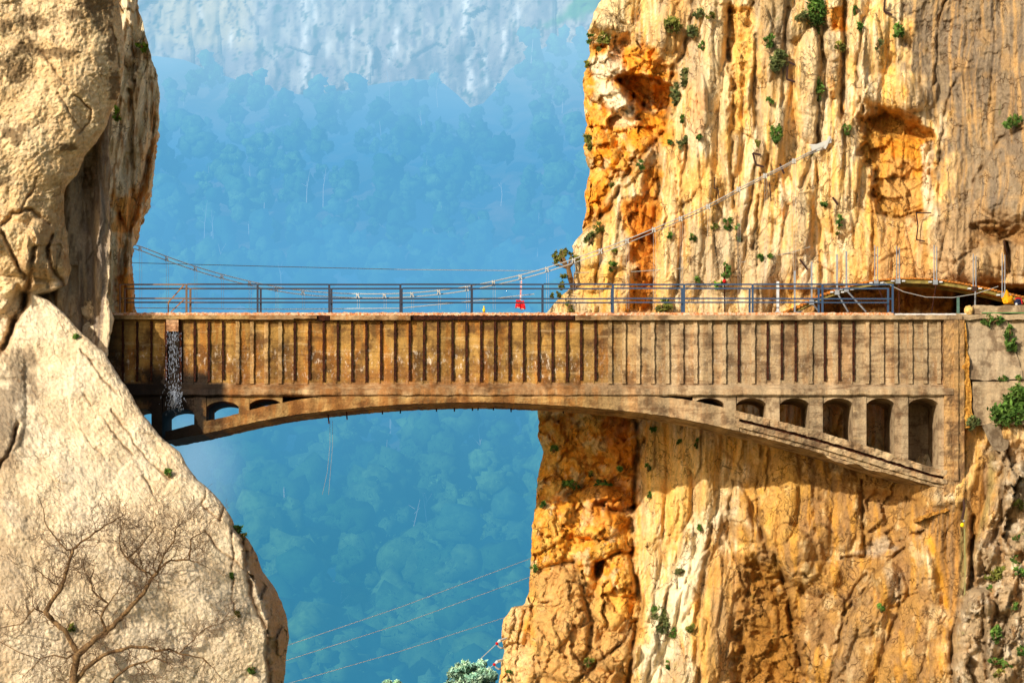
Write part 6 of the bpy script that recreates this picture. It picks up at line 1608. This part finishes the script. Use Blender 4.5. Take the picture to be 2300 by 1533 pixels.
# ------------------------------------------------------------------ wires
M_PALEW = simple_mat('pale_power_line', (0.95, 0.97, 1.0), 0.5, var=0.02)
wire('power_line', [P(560, 1478, 30), P(640, 1450, 30), P(900, 1362, 32), P(1200, 1250, 34)], 0.022, 'uppermost of three pale wires crossing the lower gorge', M_PALEW)
wire('power_line', [P(560, 1506, 30), P(640, 1483, 30), P(900, 1400, 32), P(1200, 1291, 34)], 0.022, 'middle one of three pale wires crossing the lower gorge', M_PALEW)
wire('power_line', [P(560, 1560, 30), P(640, 1536, 30), P(900, 1461, 32), P(1200, 1364, 34)], 0.022, 'lowest of three pale wires crossing the lower gorge', M_PALEW)
for (ax, ay, bx, by, lb) in [(1116, 1444, 1073, 1484, 'upper short wire ending in a looped white insulator at the cliff rim'), (1110, 1491, 1096, 1502, 'lower short wire ending in a looped white insulator at the cliff rim')]:
    o = empty('insulator', tuple(P(ax, ay, 6.4)), lb, 'insulator')
    m_ = MB(); m_.tube([P(ax, ay, 6.4), P(bx, by, 6.4)], 0.02, 4); m_.build('wire', M_CABLE, o)
    m_ = MB(); m_.tube([P(ax, ay, 6.4), P(ax + 6, ay - 6, 6.4), P(ax + 22, ay - 12, 6.8)], [0.03, 0.07, 0.04], 6); m_.build('porcelain', M_WHITE, o)
    m_ = MB(); m_.tube([P(ax, ay, 6.4), P(ax + 4, ay + 7, 6.4), P(ax + 9, ay + 10, 6.4), P(ax + 20, ay + 9, 6.8)], 0.035, 5); m_.build('loop', M_CABLE, o)
    m_ = MB(); m_.ball(P(ax, ay, 6.35), 0.06, 8, 6); m_.build('red_clip', M_RED, o)
wire('dangling_line', [P(741, 944, 1.2), P(741, 1000, 1.2), P(735, 1060, 1.2), P(724, 1110, 1.2)], 0.008, 'left one of two hair thin lines dangling below the arch', M_OLDW, 'line')
wire('dangling_line', [P(747, 944, 1.3), P(747, 1000, 1.3), P(742, 1060, 1.3), P(738, 1110, 1.3)], 0.008, 'right one of two hair thin lines dangling below the arch', M_OLDW, 'line')

# ------------------------------------------------------------------ spray drifting behind the slab
vm = bpy.data.materials.new('water_spray'); vm.use_nodes = True; n_ = vm.node_tree.nodes; l_ = vm.node_tree.links
n_.remove(n_['Principled BSDF'])
vs_ = n_.new('ShaderNodeVolumeScatter'); vs_.inputs['Color'].default_value = (0.86, 0.94, 1, 1)
tc = n_.new('ShaderNodeTexCoord'); ln = n_.new('ShaderNodeVectorMath'); ln.operation = 'LENGTH'; l_.new(tc.outputs['Object'], ln.inputs[0])
mr = n_.new('ShaderNodeMapRange'); mr.interpolation_type = 'SMOOTHSTEP'; mr.inputs['From Min'].default_value = 1.0; mr.inputs['From Max'].default_value = 0.1; mr.inputs['To Max'].default_value = 1.0
l_.new(ln.outputs['Value'], mr.inputs['Value']); 
nz_ = n_.new('ShaderNodeTexNoise'); l_.new(tc.outputs['Object'], nz_.inputs['Vector']); nz_.inputs['Scale'].default_value = 2.2
def mul_(a, k):
    q = n_.new('ShaderNodeMath'); q.operation = 'MULTIPLY'; l_.new(a, q.inputs[0])
    if isinstance(k, float): q.inputs[1].default_value = k
    else: l_.new(k, q.inputs[1])
    return q.outputs[0]
md = mul_(mr.outputs[0], nz_.outputs[0])
l_.new(mul_(md, 0.20), vs_.inputs['Density'])
em_ = n_.new('ShaderNodeEmission'); em_.inputs['Color'].default_value = (0.62, 0.84, 1.0, 1); l_.new(mul_(md, 0.16), em_.inputs['Strength'])  # faint glow added to brighten spray that lies in the rock's shadow
ad_ = n_.new('ShaderNodeAddShader'); l_.new(vs_.outputs[0], ad_.inputs[0]); l_.new(em_.outputs[0], ad_.inputs[1]); l_.new(ad_.outputs[0], n_['Material Output'].inputs['Volume'])
vm.cycles.emission_sampling = 'NONE'
bm = bmesh.new(); bmesh.ops.create_icosphere(bm, subdivisions=3, radius=1.0); me = bpy.data.meshes.new('spray'); bm.to_mesh(me); bm.free(); me.materials.append(vm)
o = bpy.data.objects.new('spray', me); COL.objects.link(o); o.location = P(425, 1060, 8); o.scale = (2.9, 3.0, 4.6); tag(o, 'faint white spray drifting below the left foot of the arch', 'spray')
